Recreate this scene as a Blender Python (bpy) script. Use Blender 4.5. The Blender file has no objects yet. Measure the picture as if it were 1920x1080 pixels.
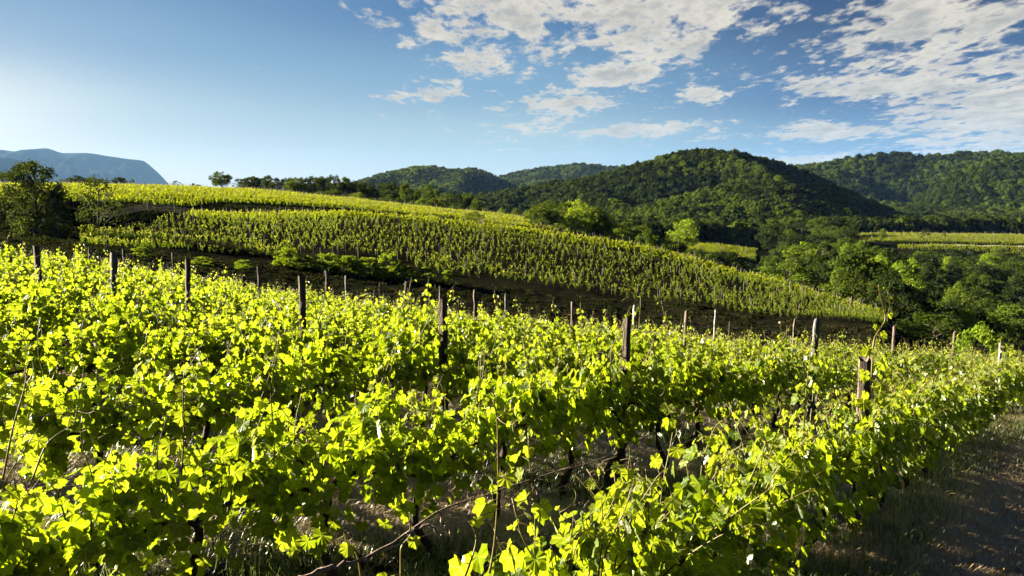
import bpy, math, random
import numpy as np

# ------------------------------------------------------------------ camera, sky, sun, exposure
scene = bpy.context.scene
COL = scene.collection
R = math.radians
F = 28 / 36 * 1920
TH = math.atan(190 / F)
cam_d = bpy.data.cameras.new('camera')
cam_d.lens = 28; cam_d.sensor_width = 36; cam_d.clip_start = 0.05; cam_d.clip_end = 60000
cam = bpy.data.objects.new('camera', cam_d); COL.objects.link(cam)
cam.location = (0, 0, 0); cam.rotation_euler = (R(90) - TH, 0, 0)
scene.camera = cam

SUN_AZ, SUN_EL = R(-77), R(19)
world = bpy.data.worlds.new('World'); scene.world = world
world.use_nodes = True
wt = world.node_tree; wt.nodes.clear()


class NT:
    """tiny helper for node trees"""
    def __init__(self, t): self.t = t
    def n(self, kind, **kw):
        nd = self.t.nodes.new(kind)
        for k, v in kw.items(): setattr(nd, k, v)
        return nd
    def put(self, sock, v):
        if isinstance(v, bpy.types.NodeSocket): self.t.links.new(v, sock)
        elif v is not None:
            if hasattr(sock, 'default_value') and sock.type == 'RGBA' and len(v) == 3: v = (*v, 1)
            sock.default_value = v
    def m(self, op, a, b=None, c=None, clamp=False):
        nd = self.n('ShaderNodeMath', operation=op); nd.use_clamp = clamp
        self.put(nd.inputs[0], a)
        if b is not None: self.put(nd.inputs[1], b)
        if c is not None: self.put(nd.inputs[2], c)
        return nd.outputs[0]
    def mix(self, f, a, b, mode='MIX'):
        nd = self.n('ShaderNodeMix', data_type='RGBA', blend_type=mode)
        self.put(nd.inputs[0], f); self.put(nd.inputs[6], a); self.put(nd.inputs[7], b)
        return nd.outputs[2]
    def ss(self, v, a, b, lo=0.0, hi=1.0):
        nd = self.n('ShaderNodeMapRange', interpolation_type='SMOOTHSTEP')
        self.put(nd.inputs[0], v); nd.inputs[1].default_value = a; nd.inputs[2].default_value = b
        nd.inputs[3].default_value = lo; nd.inputs[4].default_value = hi
        return nd.outputs[0]
    def noise(self, vec, scale, detail=4, rough=.55, dist=0.0, out=0):
        nd = self.n('ShaderNodeTexNoise'); self.put(nd.inputs['Vector'], vec)
        nd.inputs['Scale'].default_value = scale; nd.inputs['Detail'].default_value = detail
        nd.inputs['Roughness'].default_value = rough; nd.inputs['Distortion'].default_value = dist
        return nd.outputs[out]


w = NT(wt)
sky = w.n('ShaderNodeTexSky', sky_type='NISHITA')
sky.sun_disc = False; sky.sun_elevation = SUN_EL; sky.sun_rotation = SUN_AZ % (2 * math.pi)
sky.altitude = 200; sky.air_density = 1.0; sky.dust_density = 1.2; sky.ozone_density = 2.0
tc = w.n('ShaderNodeTexCoord')
sep = w.n('ShaderNodeSeparateXYZ'); wt.links.new(tc.outputs['Generated'], sep.inputs[0])
dx, dy, dz = sep.outputs
az = w.m('ARCTAN2', dx, dy)                       # compass direction, 0 = the valley, + to the east
el = w.m('ARCSINE', dz)
zz = w.m('MAXIMUM', w.m('ADD', dz, .085), .03)    # cloud deck, bent down a little like the real one
comb = w.n('ShaderNodeCombineXYZ')
w.put(comb.inputs[0], w.m('DIVIDE', dx, zz)); w.put(comb.inputs[1], w.m('DIVIDE', dy, zz)); comb.inputs[2].default_value = 3.7
p = comb.outputs[0]
mp = w.n('ShaderNodeMapping'); w.put(mp.inputs[0], p); mp.inputs['Rotation'].default_value = (0, 0, R(-12)); mp.inputs['Scale'].default_value = (1.25, .62, 1)
pr = mp.outputs[0]


def bank(a0, e0, sa, se, rot):
    """soft elliptical cloud bank centred on a compass direction and an elevation (degrees)"""
    ca, sn = math.cos(R(rot)), math.sin(R(rot))
    da = w.m('SUBTRACT', az, R(a0)); de = w.m('SUBTRACT', el, R(e0))
    s = w.m('DIVIDE', w.m('ADD', w.m('MULTIPLY', da, ca), w.m('MULTIPLY', de, sn)), R(sa))
    t = w.m('DIVIDE', w.m('SUBTRACT', w.m('MULTIPLY', de, ca), w.m('MULTIPLY', da, sn)), R(se))
    q = w.m('ADD', w.m('MULTIPLY', s, s), w.m('MULTIPLY', t, t))
    return w.m('EXPONENT', w.m('MULTIPLY', q, -1.0))


banks = [(4, 13.3, 14, 1.6, 2), (12, 12.2, 12, 2.6, 10), (8.5, 8.3, 8.5, 1.7, 28), (4.5, 5.9, 4.0, .9, 6), (-6.5, 6.4, 3.0, .55, 3), (27, 10.5, 6.5, 4.6, -15), (31.5, 4.6, 7.5, 4.6, 0),
         (23.5, 6.4, 5.0, 1.3, -5), (21.5, 3.6, 4.5, .65, 0), (9.5, 3.9, 5.0, .55, 0), (1.5, 4.3, 4, .4, 0), (13.3, 6.2, 2.4, .6, 0), (20, 1.7, 5, .5, 0), (45, 9, 10, 6, 0), (-2.5, 9, 4, 2.2, 20), (1, 12.0, 11, 2.4, 4)]
cov = None
for k_, b in enumerate(banks):
    g = bank(*b)
    if k_ in (14, 10): g = w.m('MULTIPLY', g, .62)
    cov = g if cov is None else w.m('MAXIMUM', cov, g)
n1 = w.noise(pr, 4.0, 10, .60, .1)
n2 = w.noise(pr, 12, 8, .62, .1)
nn = w.m('ADD', w.m('MULTIPLY', n1, .55), w.m('MULTIPLY', n2, .45))
dens = w.m('ADD', nn, w.m('MULTIPLY', w.m('SUBTRACT', cov, .40), .21))
dens = w.m('SUBTRACT', dens, w.ss(az, R(-6), R(-14), 0, .07))
edge = w.ss(dens, .478, .60)
n3 = w.noise(pr, 5, 8, .55, .1)
# grey bellies where the cloud is thick, cream where it thins towards its lit rims
thick = w.ss(w.m('ADD', w.m('MULTIPLY', dens, .7), w.m('MULTIPLY', n3, .3)), .50, .68)
ccol = w.mix(thick, (.90, .82, .68), (.50, .485, .44))
ccol = w.mix(w.ss(el, R(0), R(6), .35, 0.0), ccol, (.62, .66, .66))


def grad(stops):
    """sky colour by elevation in degrees"""
    nd = w.n('ShaderNodeValToRGB'); w.put(nd.inputs[0], w.m('DIVIDE', el, R(90)))
    cr = nd.color_ramp; cr.interpolation = 'EASE'
    for k, (e_, c_) in enumerate(stops):
        x_ = e_ / 90
        st = cr.elements[k] if k < 2 else cr.elements.new(x_)
        st.position = x_; st.color = (*c_, 1)
    return nd.outputs[0]


# a clear evening sky: pale towards the low sun in the west, deep blue to the east, overhead darkened to cut fill
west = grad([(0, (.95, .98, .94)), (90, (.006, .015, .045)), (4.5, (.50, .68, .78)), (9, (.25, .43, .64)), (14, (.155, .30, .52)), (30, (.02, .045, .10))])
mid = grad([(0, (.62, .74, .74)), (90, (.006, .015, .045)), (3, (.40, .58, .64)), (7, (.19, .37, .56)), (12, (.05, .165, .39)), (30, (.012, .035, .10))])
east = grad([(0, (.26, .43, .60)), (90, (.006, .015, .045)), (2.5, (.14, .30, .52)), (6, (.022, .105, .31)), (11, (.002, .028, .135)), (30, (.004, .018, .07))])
glow = bank(-37, 3.5, 9, 4.2, 0)
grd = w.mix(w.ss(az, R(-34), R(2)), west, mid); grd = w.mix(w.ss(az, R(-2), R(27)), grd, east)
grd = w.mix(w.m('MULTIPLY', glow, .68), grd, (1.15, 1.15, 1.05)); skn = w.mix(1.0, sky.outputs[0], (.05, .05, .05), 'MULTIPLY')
grd = w.mix(w.ss(dy, .35, -.2), grd, w.mix(1.0, grd, (.45, .42, .40), 'MULTIPLY'))   # unseen sky behind the camera dimmed to weaken the fill light
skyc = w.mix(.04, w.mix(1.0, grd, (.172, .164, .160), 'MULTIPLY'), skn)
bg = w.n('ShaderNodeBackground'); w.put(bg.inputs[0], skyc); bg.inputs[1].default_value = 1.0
bgc = w.n('ShaderNodeBackground'); w.put(bgc.inputs[0], ccol); bgc.inputs[1].default_value = .160
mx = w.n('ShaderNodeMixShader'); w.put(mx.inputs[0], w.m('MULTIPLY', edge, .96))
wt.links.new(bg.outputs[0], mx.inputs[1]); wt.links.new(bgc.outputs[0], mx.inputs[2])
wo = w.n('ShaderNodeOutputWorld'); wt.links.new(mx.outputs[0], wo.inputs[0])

sun_d = bpy.data.lights.new('sun', 'SUN'); sun_d.energy = 5; sun_d.angle = R(.53); sun_d.color = (1, .90, .70)
sun = bpy.data.objects.new('sun', sun_d); COL.objects.link(sun)
sun.rotation_euler = (R(90) - SUN_EL, 0, math.pi - SUN_AZ)
scene.view_settings.view_transform = 'Standard'; scene.view_settings.look = 'None'
scene.view_settings.gamma = 1; scene.view_settings.exposure = 2.5
cy = scene.cycles
cy.max_bounces = 4; cy.diffuse_bounces = 0; cy.glossy_bounces = 2; cy.transmission_bounces = 4; cy.transparent_max_bounces = 8; cy.volume_bounces = 0
cy.use_denoising = True
cy.sample_clamp_indirect = 6

# ------------------------------------------------------------------ helpers
rng = np.random.default_rng(7)
random.seed(7)


def ray(px, py):
    """photo pixel -> X/Y and Z/Y of its line of sight; used to take bearings of real places"""
    a = (px - 960) / F; b = (py - 540) / F
    k = math.cos(TH) - b * math.sin(TH)
    return a / k, (-math.sin(TH) - b * math.cos(TH)) / k


def spot(px, py, Y):
    u, v = ray(px, py)
    return u * Y, Y, v * Y


def tag(o, label=None, cat=None, group=None, kind=None):
    if label: o['label'] = label
    if cat: o['category'] = cat
    if group: o['group'] = group
    if kind: o['kind'] = kind
    return o


def empty(name, loc, rz=0, s=1):
    o = bpy.data.objects.new(name, None); COL.objects.link(o)
    o.location = loc; o.rotation_euler = (0, 0, rz); o.scale = (s, s, s) if not isinstance(s, tuple) else s
    o.empty_display_size = .1
    return o


def mesh(name, V, faces, mats, attrs=None, smooth=False, midx=None):
    """faces: list of (n,k) int arrays"""
    me = bpy.data.meshes.new(name)
    V = np.asarray(V, dtype=np.float32)
    if isinstance(faces, np.ndarray): faces = [faces]
    loops = np.concatenate([f.reshape(-1) for f in faces]).astype(np.int32)
    tot = np.concatenate([np.full(len(f), f.shape[1]) for f in faces]).astype(np.int32)
    st = np.concatenate([[0], np.cumsum(tot)[:-1]]).astype(np.int32)
    me.vertices.add(len(V)); me.vertices.foreach_set('co', V.reshape(-1))
    me.loops.add(len(loops)); me.loops.foreach_set('vertex_index', loops)
    me.polygons.add(len(tot)); me.polygons.foreach_set('loop_start', st); me.polygons.foreach_set('loop_total', tot)
    if midx is not None: me.polygons.foreach_set('material_index', np.asarray(midx, np.int32))
    me.polygons.foreach_set('use_smooth', np.full(len(tot), smooth))
    for k, a in (attrs or {}).items():
        at = me.attributes.new(k, 'FLOAT_VECTOR', 'POINT')
        at.data.foreach_set('vector', np.asarray(a, np.float32).reshape(-1))
    me.update(calc_edges=True)
    for m_ in (mats if isinstance(mats, (list, tuple)) else [mats]): me.materials.append(m_)
    return me


def ob(name, me, parent=None, loc=(0, 0, 0), rot=(0, 0, 0), scale=(1, 1, 1), link=True):
    o = bpy.data.objects.new(name, me)
    if link: COL.objects.link(o)
    o.location = loc; o.rotation_euler = rot; o.scale = scale
    if parent is not None: o.parent = parent
    return o


class Geo:
    def __init__(self): self.V = []; self.Q = []; self.T = []; self.n = 0
    def add(self, V, Q=None, T=None):
        V = np.asarray(V, float)
        if Q is not None and len(Q): self.Q.append(np.asarray(Q) + self.n)
        if T is not None and len(T): self.T.append(np.asarray(T) + self.n)
        self.V.append(V); self.n += len(V)
    def tube(self, pts, rad, sides=6, jit=0, cap=True):
        pts = np.asarray(pts, float); n = len(pts)
        rad = np.broadcast_to(np.asarray(rad, float), (n,))
        t = np.gradient(pts, axis=0); t /= np.linalg.norm(t, axis=1)[:, None] + 1e-9
        ref = np.array([0, 0, 1.]) if abs(t[0][2]) < .9 else np.array([1., 0, 0])
        u = np.cross(t, ref); u /= np.linalg.norm(u, axis=1)[:, None] + 1e-9
        v = np.cross(t, u)
        a = np.arange(sides) * 2 * np.pi / sides
        j = 1 + (rng.normal(0, jit, (n, sides)) if jit else 0)
        ring = pts[:, None] + (u[:, None] * np.cos(a)[None, :, None] + v[:, None] * np.sin(a)[None, :, None]) * (rad[:, None] * j)[..., None]
        V = ring.reshape(-1, 3)
        i = np.arange(n - 1)[:, None] * sides; k = np.arange(sides)[None]
        k2 = (k + 1) % sides
        Q = np.stack([i + k, i + k2, i + k2 + sides, i + k + sides], -1).reshape(-1, 4)
        T = []
        if cap:
            V = np.vstack([V, pts[:1], pts[-1:]])
            c0, c1 = n * sides, n * sides + 1
            for q in range(sides):
                T.append((c0, (q + 1) % sides, q)); T.append((c1, (n - 1) * sides + q, (n - 1) * sides + (q + 1) % sides))
        self.add(V, Q, T)
    def mesh(self, name, mats, smooth=True, attrs=None):
        fs = []
        if self.Q: fs.append(np.vstack(self.Q))
        if self.T: fs.append(np.vstack(self.T))
        return mesh(name, np.vstack(self.V), fs, mats, attrs, smooth)


def pchip(x, y, xi):
    x = np.asarray(x, float); y = np.asarray(y, float)
    h = np.diff(x); d = (np.diff(y, axis=0).T / h).T
    m = np.zeros_like(y)
    a, b = d[:-1], d[1:]
    w1 = (2 * h[1:] + h[:-1]); w2 = (h[1:] + 2 * h[:-1])
    if y.ndim > 1: w1 = w1[:, None]; w2 = w2[:, None]
    with np.errstate(divide='ignore', invalid='ignore'):
        mm = (w1 + w2) / (w1 / a + w2 / b)
    m[1:-1] = np.where(a * b > 0, mm, 0)
    m[0] = d[0]; m[-1] = d[-1]
    xi = np.clip(xi, x[0], x[-1])
    k = np.clip(np.searchsorted(x, xi) - 1, 0, len(x) - 2)
    hh = h[k]; t = (xi - x[k]) / hh
    if y.ndim > 1: hh = hh[:, None]; t = t[:, None]
    return (2 * t**3 - 3 * t**2 + 1) * y[k] + (t**3 - 2 * t**2 + t) * hh * m[k] + (-2 * t**3 + 3 * t**2) * y[k + 1] + (t**3 - t**2) * hh * m[k + 1]


def vnoise(x, y, seed=0):
    """smooth value noise"""
    xi = np.floor(x).astype(np.int64); yi = np.floor(y).astype(np.int64)
    fx = x - xi; fy = y - yi; fx = fx * fx * (3 - 2 * fx); fy = fy * fy * (3 - 2 * fy)
    def h(a, b):
        n = (a * 374761393 + b * 668265263 + seed * 1274126177) & 0x7fffffff
        n = ((n ^ (n >> 13)) * 1274126177) & 0x7fffffff
        return ((n ^ (n >> 16)) & 0xffff) / 65535.0
    return (h(xi, yi) * (1 - fx) + h(xi + 1, yi) * fx) * (1 - fy) + (h(xi, yi + 1) * (1 - fx) + h(xi + 1, yi + 1) * fx) * fy


def fbm(x, y, oct=4, seed=0):
    s = 0; a = .5
    for o in range(oct):
        s = s + a * vnoise(x, y, seed + o); x = x * 2.03 + 11.3; y = y * 2.03 + 5.1; a *= .5
    return s


# ------------------------------------------------------------------ terrain
QC = (-2.60548, -0.0661689, -0.0315553, 0.00210008, -0.00179766, -0.00319603)


def quad(x, y):
    return QC[0] + QC[1] * x + QC[2] * y + QC[3] * x * x + QC[4] * x * y + QC[5] * y * y


Z = 'z'   # knots: (Y, photo row) or (Y, Z, height)
COLS = {
    -900: [(40, Z, -4), (60, Z, -6), (110, Z, -5), (125, 440), (138, 388), (230, 356), (300, Z, -1), (600, Z, -8), (1200, Z, -25), (19000, Z, -45)],
    -100: [(40, Z, -5), (60, Z, -8), (100, 452), (125, 442), (138, 386), (230, 352), (300, Z, -1), (600, Z, -8), (1200, Z, -25), (19000, Z, -45)],
    100: [(40, Z, -5.5), (60, Z, -9.5), (100, 465), (125, 444), (134, 425), (141, 384), (235, 352), (310, Z, -1), (600, Z, -10), (1200, Z, -25), (19000, Z, -45)],
    200: [(40, Z, -5.8), (60, Z, -11), (98, 482), (128, 447), (138, 434), (147, 386), (240, 353), (320, Z, -1.5), (600, Z, -12), (1200, Z, -25), (19000, Z, -45)],
    420: [(40, Z, -6.5), (65, Z, -14), (102, 505), (128, 455), (148, 415), (158, 410), (172, 397), (180, 384), (260, 358), (340, Z, -3), (600, Z, -15), (1200, Z, -25), (19000, Z, -45)],
    640: [(40, Z, -8), (65, Z, -15), (104, 528), (128, 470), (150, 424), (172, 406), (184, 403), (196, 394), (265, 376), (340, Z, -9), (600, Z, -20), (1200, Z, -30), (19000, Z, -45)],
    800: [(40, Z, -8.6), (65, Z, -16.5), (106, 540), (128, 490), (150, 438), (172, 417), (184, 416), (198, 410), (255, 394), (320, Z, -15), (600, Z, -25), (1200, Z, -30), (19000, Z, -45)],
    960: [(40, Z, -9.5), (65, Z, -18), (108, 553), (126, 512), (145, 459), (168, 434), (184, 437), (200, 428), (250, 410), (300, Z, -20), (420, Z, -28), (600, Z, -30), (1200, Z, -30), (19000, Z, -45)],
    1060: [(40, Z, -9.8), (65, Z, -18.5), (108, 563), (125, 525), (145, 470), (164, 448), (180, 452), (200, 444), (240, 430), (300, Z, -24), (420, Z, -28), (600, Z, -30), (1200, Z, -30), (19000, Z, -45)],
    1280: [(40, Z, -10.5), (65, Z, -20), (105, 588), (122, 550), (140, 508), (156, 487), (178, Z, -18), (220, Z, -27), (290, 473), (340, 459), (420, Z, -28), (600, Z, -32), (1200, Z, -32), (19000, Z, -45)],
    1500: [(40, Z, -11), (65, Z, -21), (100, 607), (114, 580), (128, 557), (140, 548), (160, Z, -24), (200, Z, -31), (300, Z, -31), (345, Z, -28), (420, Z, -28), (600, Z, -34), (1200, Z, -32), (19000, Z, -45)],
    1650: [(40, Z, -11.5), (65, Z, -20.5), (95, 622), (108, 604), (116, 594), (128, Z, -21.5), (165, Z, -32), (300, Z, -33), (340, 466), (405, 441), (460, Z, -30), (600, Z, -34), (1200, Z, -32), (19000, Z, -45)],
    1780: [(40, Z, -12), (60, Z, -19.5), (90, Z, -23), (110, Z, -27), (165, Z, -35), (300, Z, -33), (340, 466), (405, 442), (460, Z, -30), (600, Z, -34), (1200, Z, -32), (19000, Z, -45)],
    1920: [(40, Z, -12.5), (60, Z, -20), (90, Z, -28), (110, Z, -32), (165, Z, -37), (300, Z, -33), (340, 470), (405, 444), (460, Z, -30), (600, Z, -34), (1200, Z, -32), (19000, Z, -45)],
    2700: [(40, Z, -15), (60, Z, -22), (90, Z, -30), (110, Z, -34), (165, Z, -37), (300, Z, -33), (340, 472), (405, 446), (460, Z, -30), (600, Z, -34), (1200, Z, -32), (19000, Z, -45)],
}
YG = np.exp(np.linspace(math.log(4), math.log(19000), 700))
cu, prof = [], []
for px, kn in sorted(COLS.items()):
    u = ray(px, 450)[0]
    ys = [4, 10, 18, 26, 32]; zs = [float(quad(u * y, y)) for y in ys]
    for k in kn:
        ys.append(k[0]); zs.append(k[2] if k[1] == Z else ray(px, k[1])[1] * k[0])
    cu.append(u); prof.append(pchip(np.log(ys), zs, np.log(YG)))
UG = np.linspace(cu[0], cu[-1], 260)
TAB = pchip(np.array(cu), np.array(prof), UG)          # (260, 700)


def H(x, y):
    x = np.asarray(x, float); y = np.asarray(y, float)
    a = np.arctan2(x, y); r = np.hypot(x, y)
    ac = np.clip(a, math.atan(cu[0]), math.atan(cu[-1]))
    u = np.tan(ac); Y = np.clip(r * np.cos(ac), 4, 18999)
    fu = (u - UG[0]) / (UG[-1] - UG[0]) * 259; fu = np.clip(fu, 0, 258.999)
    fy = (np.log(Y) - math.log(4)) / (math.log(19000) - math.log(4)) * 699; fy = np.clip(fy, 0, 698.999)
    i = fu.astype(int); j = fy.astype(int); fu = fu - i; fy = fy - j
    z = (TAB[i, j] * (1 - fu) + TAB[i + 1, j] * fu) * (1 - fy) + (TAB[i, j + 1] * (1 - fu) + TAB[i + 1, j + 1] * fu) * fy
    k = np.clip((r - 30) / 12, 0, 1); k = k * k * (3 - 2 * k)
    rr = np.minimum(1, 34 / np.maximum(r, 1e-6))
    return quad(x * rr, y * rr) * (1 - k) + z * k


def Hs(x, y): return float(H(x, y))


# row frame of the near vineyard
RD = np.array([.624, .781]); RD /= np.linalg.norm(RD); RP = np.array([RD[1], -RD[0]])
ROWANG = math.atan2(RD[1], RD[0])
ROWS = 'ABCDEFGHIJK'
OFF = {c: -1.9 - 2.25 * i for i, c in enumerate(ROWS)}


def rowpt(r, s): return s * RD + OFF[r] * RP


def row_s(r, px, py):
    u, v = ray(px, py); o = OFF[r]
    s = -(o * (RP[0] - u * RP[1])) / (RD[0] - u * RD[1])
    q = s * RD + o * RP
    return s, q, v * q[1]


# ------------------------------------------------------------------ materials
def material(name):
    m = bpy.data.materials.new(name); m.use_nodes = True; m.node_tree.nodes.clear()
    t = NT(m.node_tree); out = t.n('ShaderNodeOutputMaterial')
    return m, t, out


AK = .60      # leaf reflectances brought down to what living leaves measure


def foliage(name, dark, light, trans, tk=.5, gloss=.12, rough=.4, age=None, veins=False, tdark=.6):
    """leaf surface: diffuse + light shining through + a waxy sheen; 'tint' = (random, age, random)"""
    dark, light, trans = [tuple(x * AK for x in c_) for c_ in (dark, light, trans)]
    if age: age = [tuple(x * AK for x in c_) for c_ in age]
    m, t, out = material(name)
    at = t.n('ShaderNodeAttribute', attribute_name='tint')
    s = t.n('ShaderNodeSeparateXYZ'); t.t.links.new(at.outputs['Vector'], s.inputs[0])
    oi = t.n('ShaderNodeObjectInfo')
    rnd = t.m('ADD', t.m('MULTIPLY', s.outputs[0], .75), t.m('MULTIPLY', oi.outputs['Random'], .25))
    c = t.mix(rnd, dark, light)
    tr = t.mix(rnd, tuple(x * tdark for x in trans), trans)
    if age:
        c = t.mix(s.outputs[1], c, age[0]); tr = t.mix(s.outputs[1], tr, age[1])
    if veins:
        lv = t.n('ShaderNodeAttribute', attribute_name='luv')
        q = t.n('ShaderNodeSeparateXYZ'); t.t.links.new(lv.outputs['Vector'], q.inputs[0])
        rr = t.m('SQRT', t.m('ADD', t.m('MULTIPLY', q.outputs[0], q.outputs[0]), t.m('MULTIPLY', q.outputs[1], q.outputs[1])))
        an = t.m('ABSOLUTE', t.m('ARCTAN2', q.outputs[0], q.outputs[1]))
        vm = None
        for a0 in (0, .85, 1.75):
            d = t.m('MULTIPLY', t.m('ABSOLUTE', t.m('SUBTRACT', an, a0)), rr)
            k = t.ss(d, .012, .035, 1, 0)
            vm = k if vm is None else t.m('MAXIMUM', vm, k)
        c = t.mix(t.m('MULTIPLY', vm, .45), c, (.22, .26, .08)); tr = t.mix(t.m('MULTIPLY', vm, .35), tr, (.30, .36, .06))
    d = t.n('ShaderNodeBsdfDiffuse'); t.put(d.inputs[0], c)
    T = t.n('ShaderNodeBsdfTranslucent'); t.put(T.inputs[0], tr)
    g = t.n('ShaderNodeBsdfGlossy'); g.inputs['Roughness'].default_value = rough; g.inputs[0].default_value = (1, 1, 1, 1)
    a = t.n('ShaderNodeAddShader'); t.t.links.new(d.outputs[0], a.inputs[0]); t.t.links.new(T.outputs[0], a.inputs[1])
    fr = t.n('ShaderNodeFresnel'); fr.inputs[0].default_value = 1.42
    mm = t.n('ShaderNodeMixShader'); t.put(mm.inputs[0], t.m('MULTIPLY', fr.outputs[0], gloss * 5))
    t.t.links.new(a.outputs[0], mm.inputs[1]); t.t.links.new(g.outputs[0], mm.inputs[2])
    t.t.links.new(mm.outputs[0], out.inputs[0])
    return m


M_vine = foliage('vine_leaf', (.022, .048, .006), (.125, .185, .016), (.46, .60, .006), tdark=.33, gloss=.06, rough=.42,
                 age=((.26, .26, .035), (.58, .62, .02)), veins=True)
M_young = foliage('young_vine_leaf', (.028, .055, .006), (.060, .10, .010), (.20, .28, .005), gloss=.003, rough=.5, age=((.13, .16, .03), (.40, .42, .04)))
M_upper = foliage('terrace_vine_leaf', (.08, .11, .012), (.13, .16, .016), (.38, .50, .008), gloss=.003, rough=.5, age=((.17, .19, .02), (.52, .55, .02)))
M_tree = foliage('tree_leaf', (.018, .032, .005), (.050, .076, .009), (.10, .14, .006), gloss=.003, rough=.55, age=((.09, .12, .02), (.16, .2, .02)))
M_acacia = foliage('acacia_leaf', (.050, .085, .009), (.090, .135, .014), (.19, .26, .008), gloss=.003, rough=.55, age=((.12, .16, .02), (.3, .34, .03)))
M_dark = foliage('dark_leaf', (.010, .020, .005), (.026, .042, .008), (.04, .056, .004), gloss=.003, rough=.6, age=((.06, .08, .02), (.1, .12, .02)))
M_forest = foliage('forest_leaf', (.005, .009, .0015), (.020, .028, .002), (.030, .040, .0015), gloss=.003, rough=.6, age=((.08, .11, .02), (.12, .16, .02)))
M_bush = foliage('bush_leaf', (.07, .12, .012), (.12, .19, .018), (.40, .52, .012), gloss=.003, rough=.55, age=((.14, .18, .02), (.45, .52, .02)))
M_grass = foliage('grass_blade', (.05, .075, .018), (.12, .14, .035), (.16, .2, .03), gloss=.05, rough=.5)
M_straw = foliage('straw_blade', (.26, .17, .06), (.66, .46, .20), (.26, .17, .05), gloss=.05, rough=.5)


def bark(name, c0, c1, sc=(6, 6, 1.2), bump=.6, rough=.85, scale=9):
    m, t, out = material(name)
    tcn = t.n('ShaderNodeTexCoord'); mpn = t.n('ShaderNodeMapping'); t.put(mpn.inputs[0], tcn.outputs['Object']); mpn.inputs['Scale'].default_value = sc
    n = t.noise(mpn.outputs[0], scale, 6, .65); n2_ = t.noise(tcn.outputs['Object'], 7, 3)
    b = t.n('ShaderNodeBsdfPrincipled'); b.inputs['Roughness'].default_value = rough
    t.put(b.inputs['Base Color'], t.mix(t.ss(t.m('ADD', t.m('MULTIPLY', n, .7), t.m('MULTIPLY', n2_, .3)), .38, .62), c0, c1))
    bp = t.n('ShaderNodeBump'); bp.inputs['Strength'].default_value = bump; bp.inputs['Distance'].default_value = .02; t.put(bp.inputs['Height'], n)
    t.t.links.new(bp.outputs[0], b.inputs['Normal']); t.t.links.new(b.outputs[0], out.inputs[0])
    return m


M_trunk = bark('vine_bark', (.030, .020, .013), (.11, .075, .048))
M_cane = bark('green_cane', (.12, .075, .02), (.19, .18, .03), bump=.1, rough=.5)
M_dry = bark('dry_cane', (.18, .11, .07), (.42, .32, .24), bump=.4)
M_post = bark('weathered_wood', (.055, .038, .026), (.24, .185, .135), sc=(9, 9, .8))
M_postgrey = bark('grey_wood', (.16, .145, .13), (.42, .39, .35), sc=(9, 9, .8))
M_postwhite = bark('pale_wood', (.34, .30, .26), (.66, .62, .56), sc=(8, 8, .8))
M_treebark = bark('tree_bark', (.035, .027, .02), (.10, .08, .06), scale=2)
M_stake = bark('stake_wood', (.12, .10, .08), (.34, .30, .25), scale=4)
m, t, out = material('galvanised_wire'); b = t.n('ShaderNodeBsdfPrincipled')
tcn = t.n('ShaderNodeTexCoord'); t.put(b.inputs['Base Color'], t.mix(t.noise(tcn.outputs['Object'], 6, 3), (.10, .07, .05), (.22, .2, .18)))
b.inputs['Metallic'].default_value = .6; b.inputs['Roughness'].default_value = .6
t.t.links.new(b.outputs[0], out.inputs[0]); M_wire = m
m, t, out = material('netting'); b = t.n('ShaderNodeBsdfPrincipled')
tcn = t.n('ShaderNodeTexCoord'); t.put(b.inputs['Base Color'], t.mix(t.noise(tcn.outputs['Object'], 1, 3), (.035, .035, .03), (.07, .068, .06)))
b.inputs['Roughness'].default_value = .8; t.t.links.new(b.outputs[0], out.inputs[0]); M_net = m

# ground: 'zone' = (straw, grass, dark soil with the bank's shade painted in)
m, t, out = material('ground'); tcn = t.n('ShaderNodeTexCoord'); P = tcn.outputs['Object']
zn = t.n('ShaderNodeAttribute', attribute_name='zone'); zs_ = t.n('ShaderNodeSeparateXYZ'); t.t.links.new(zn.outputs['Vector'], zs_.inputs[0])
fine = t.noise(P, 9, 8, .7, .4); med = t.noise(P, 1.1, 5, .6); big = t.noise(P, .07, 5, .55); vf = t.noise(P, 55, 4, .7)
soil = t.mix(fine, (.014, .010, .005), (.050, .032, .016))
straw = t.mix(t.ss(vf, .35, .65), (.14, .085, .03), (.50, .33, .13))
gr = t.mix(t.ss(t.m('ADD', t.m('MULTIPLY', fine, .5), t.m('MULTIPLY', big, .5)), .4, .6), (.024, .032, .010), (.06, .085, .018))
c = t.mix(t.ss(t.m('ADD', t.m('MULTIPLY', med, .6), t.m('MULTIPLY', zs_.outputs[1], .5)), .45, .68), soil, gr)
c = t.mix(t.ss(t.m('ADD', t.m('ADD', t.m('MULTIPLY', med, .45), t.m('MULTIPLY', fine, .35)), t.m('MULTIPLY', zs_.outputs[0], .5)), .56, .8), c, straw)
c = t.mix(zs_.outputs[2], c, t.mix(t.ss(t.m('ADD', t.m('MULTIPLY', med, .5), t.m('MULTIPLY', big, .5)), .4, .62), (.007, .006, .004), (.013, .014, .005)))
b = t.n('ShaderNodeBsdfPrincipled'); b.inputs['Roughness'].default_value = .95; t.put(b.inputs['Base Color'], c)
b.inputs['Specular IOR Level'].default_value = .0
bp = t.n('ShaderNodeBump'); bp.inputs['Strength'].default_value = .8; bp.inputs['Distance'].default_value = .06
t.put(bp.inputs['Height'], t.m('ADD', fine, t.m('MULTIPLY', med, 1.5))); t.t.links.new(bp.outputs[0], b.inputs['Normal'])
t.t.links.new(b.outputs[0], out.inputs[0]); M_ground = m

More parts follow.
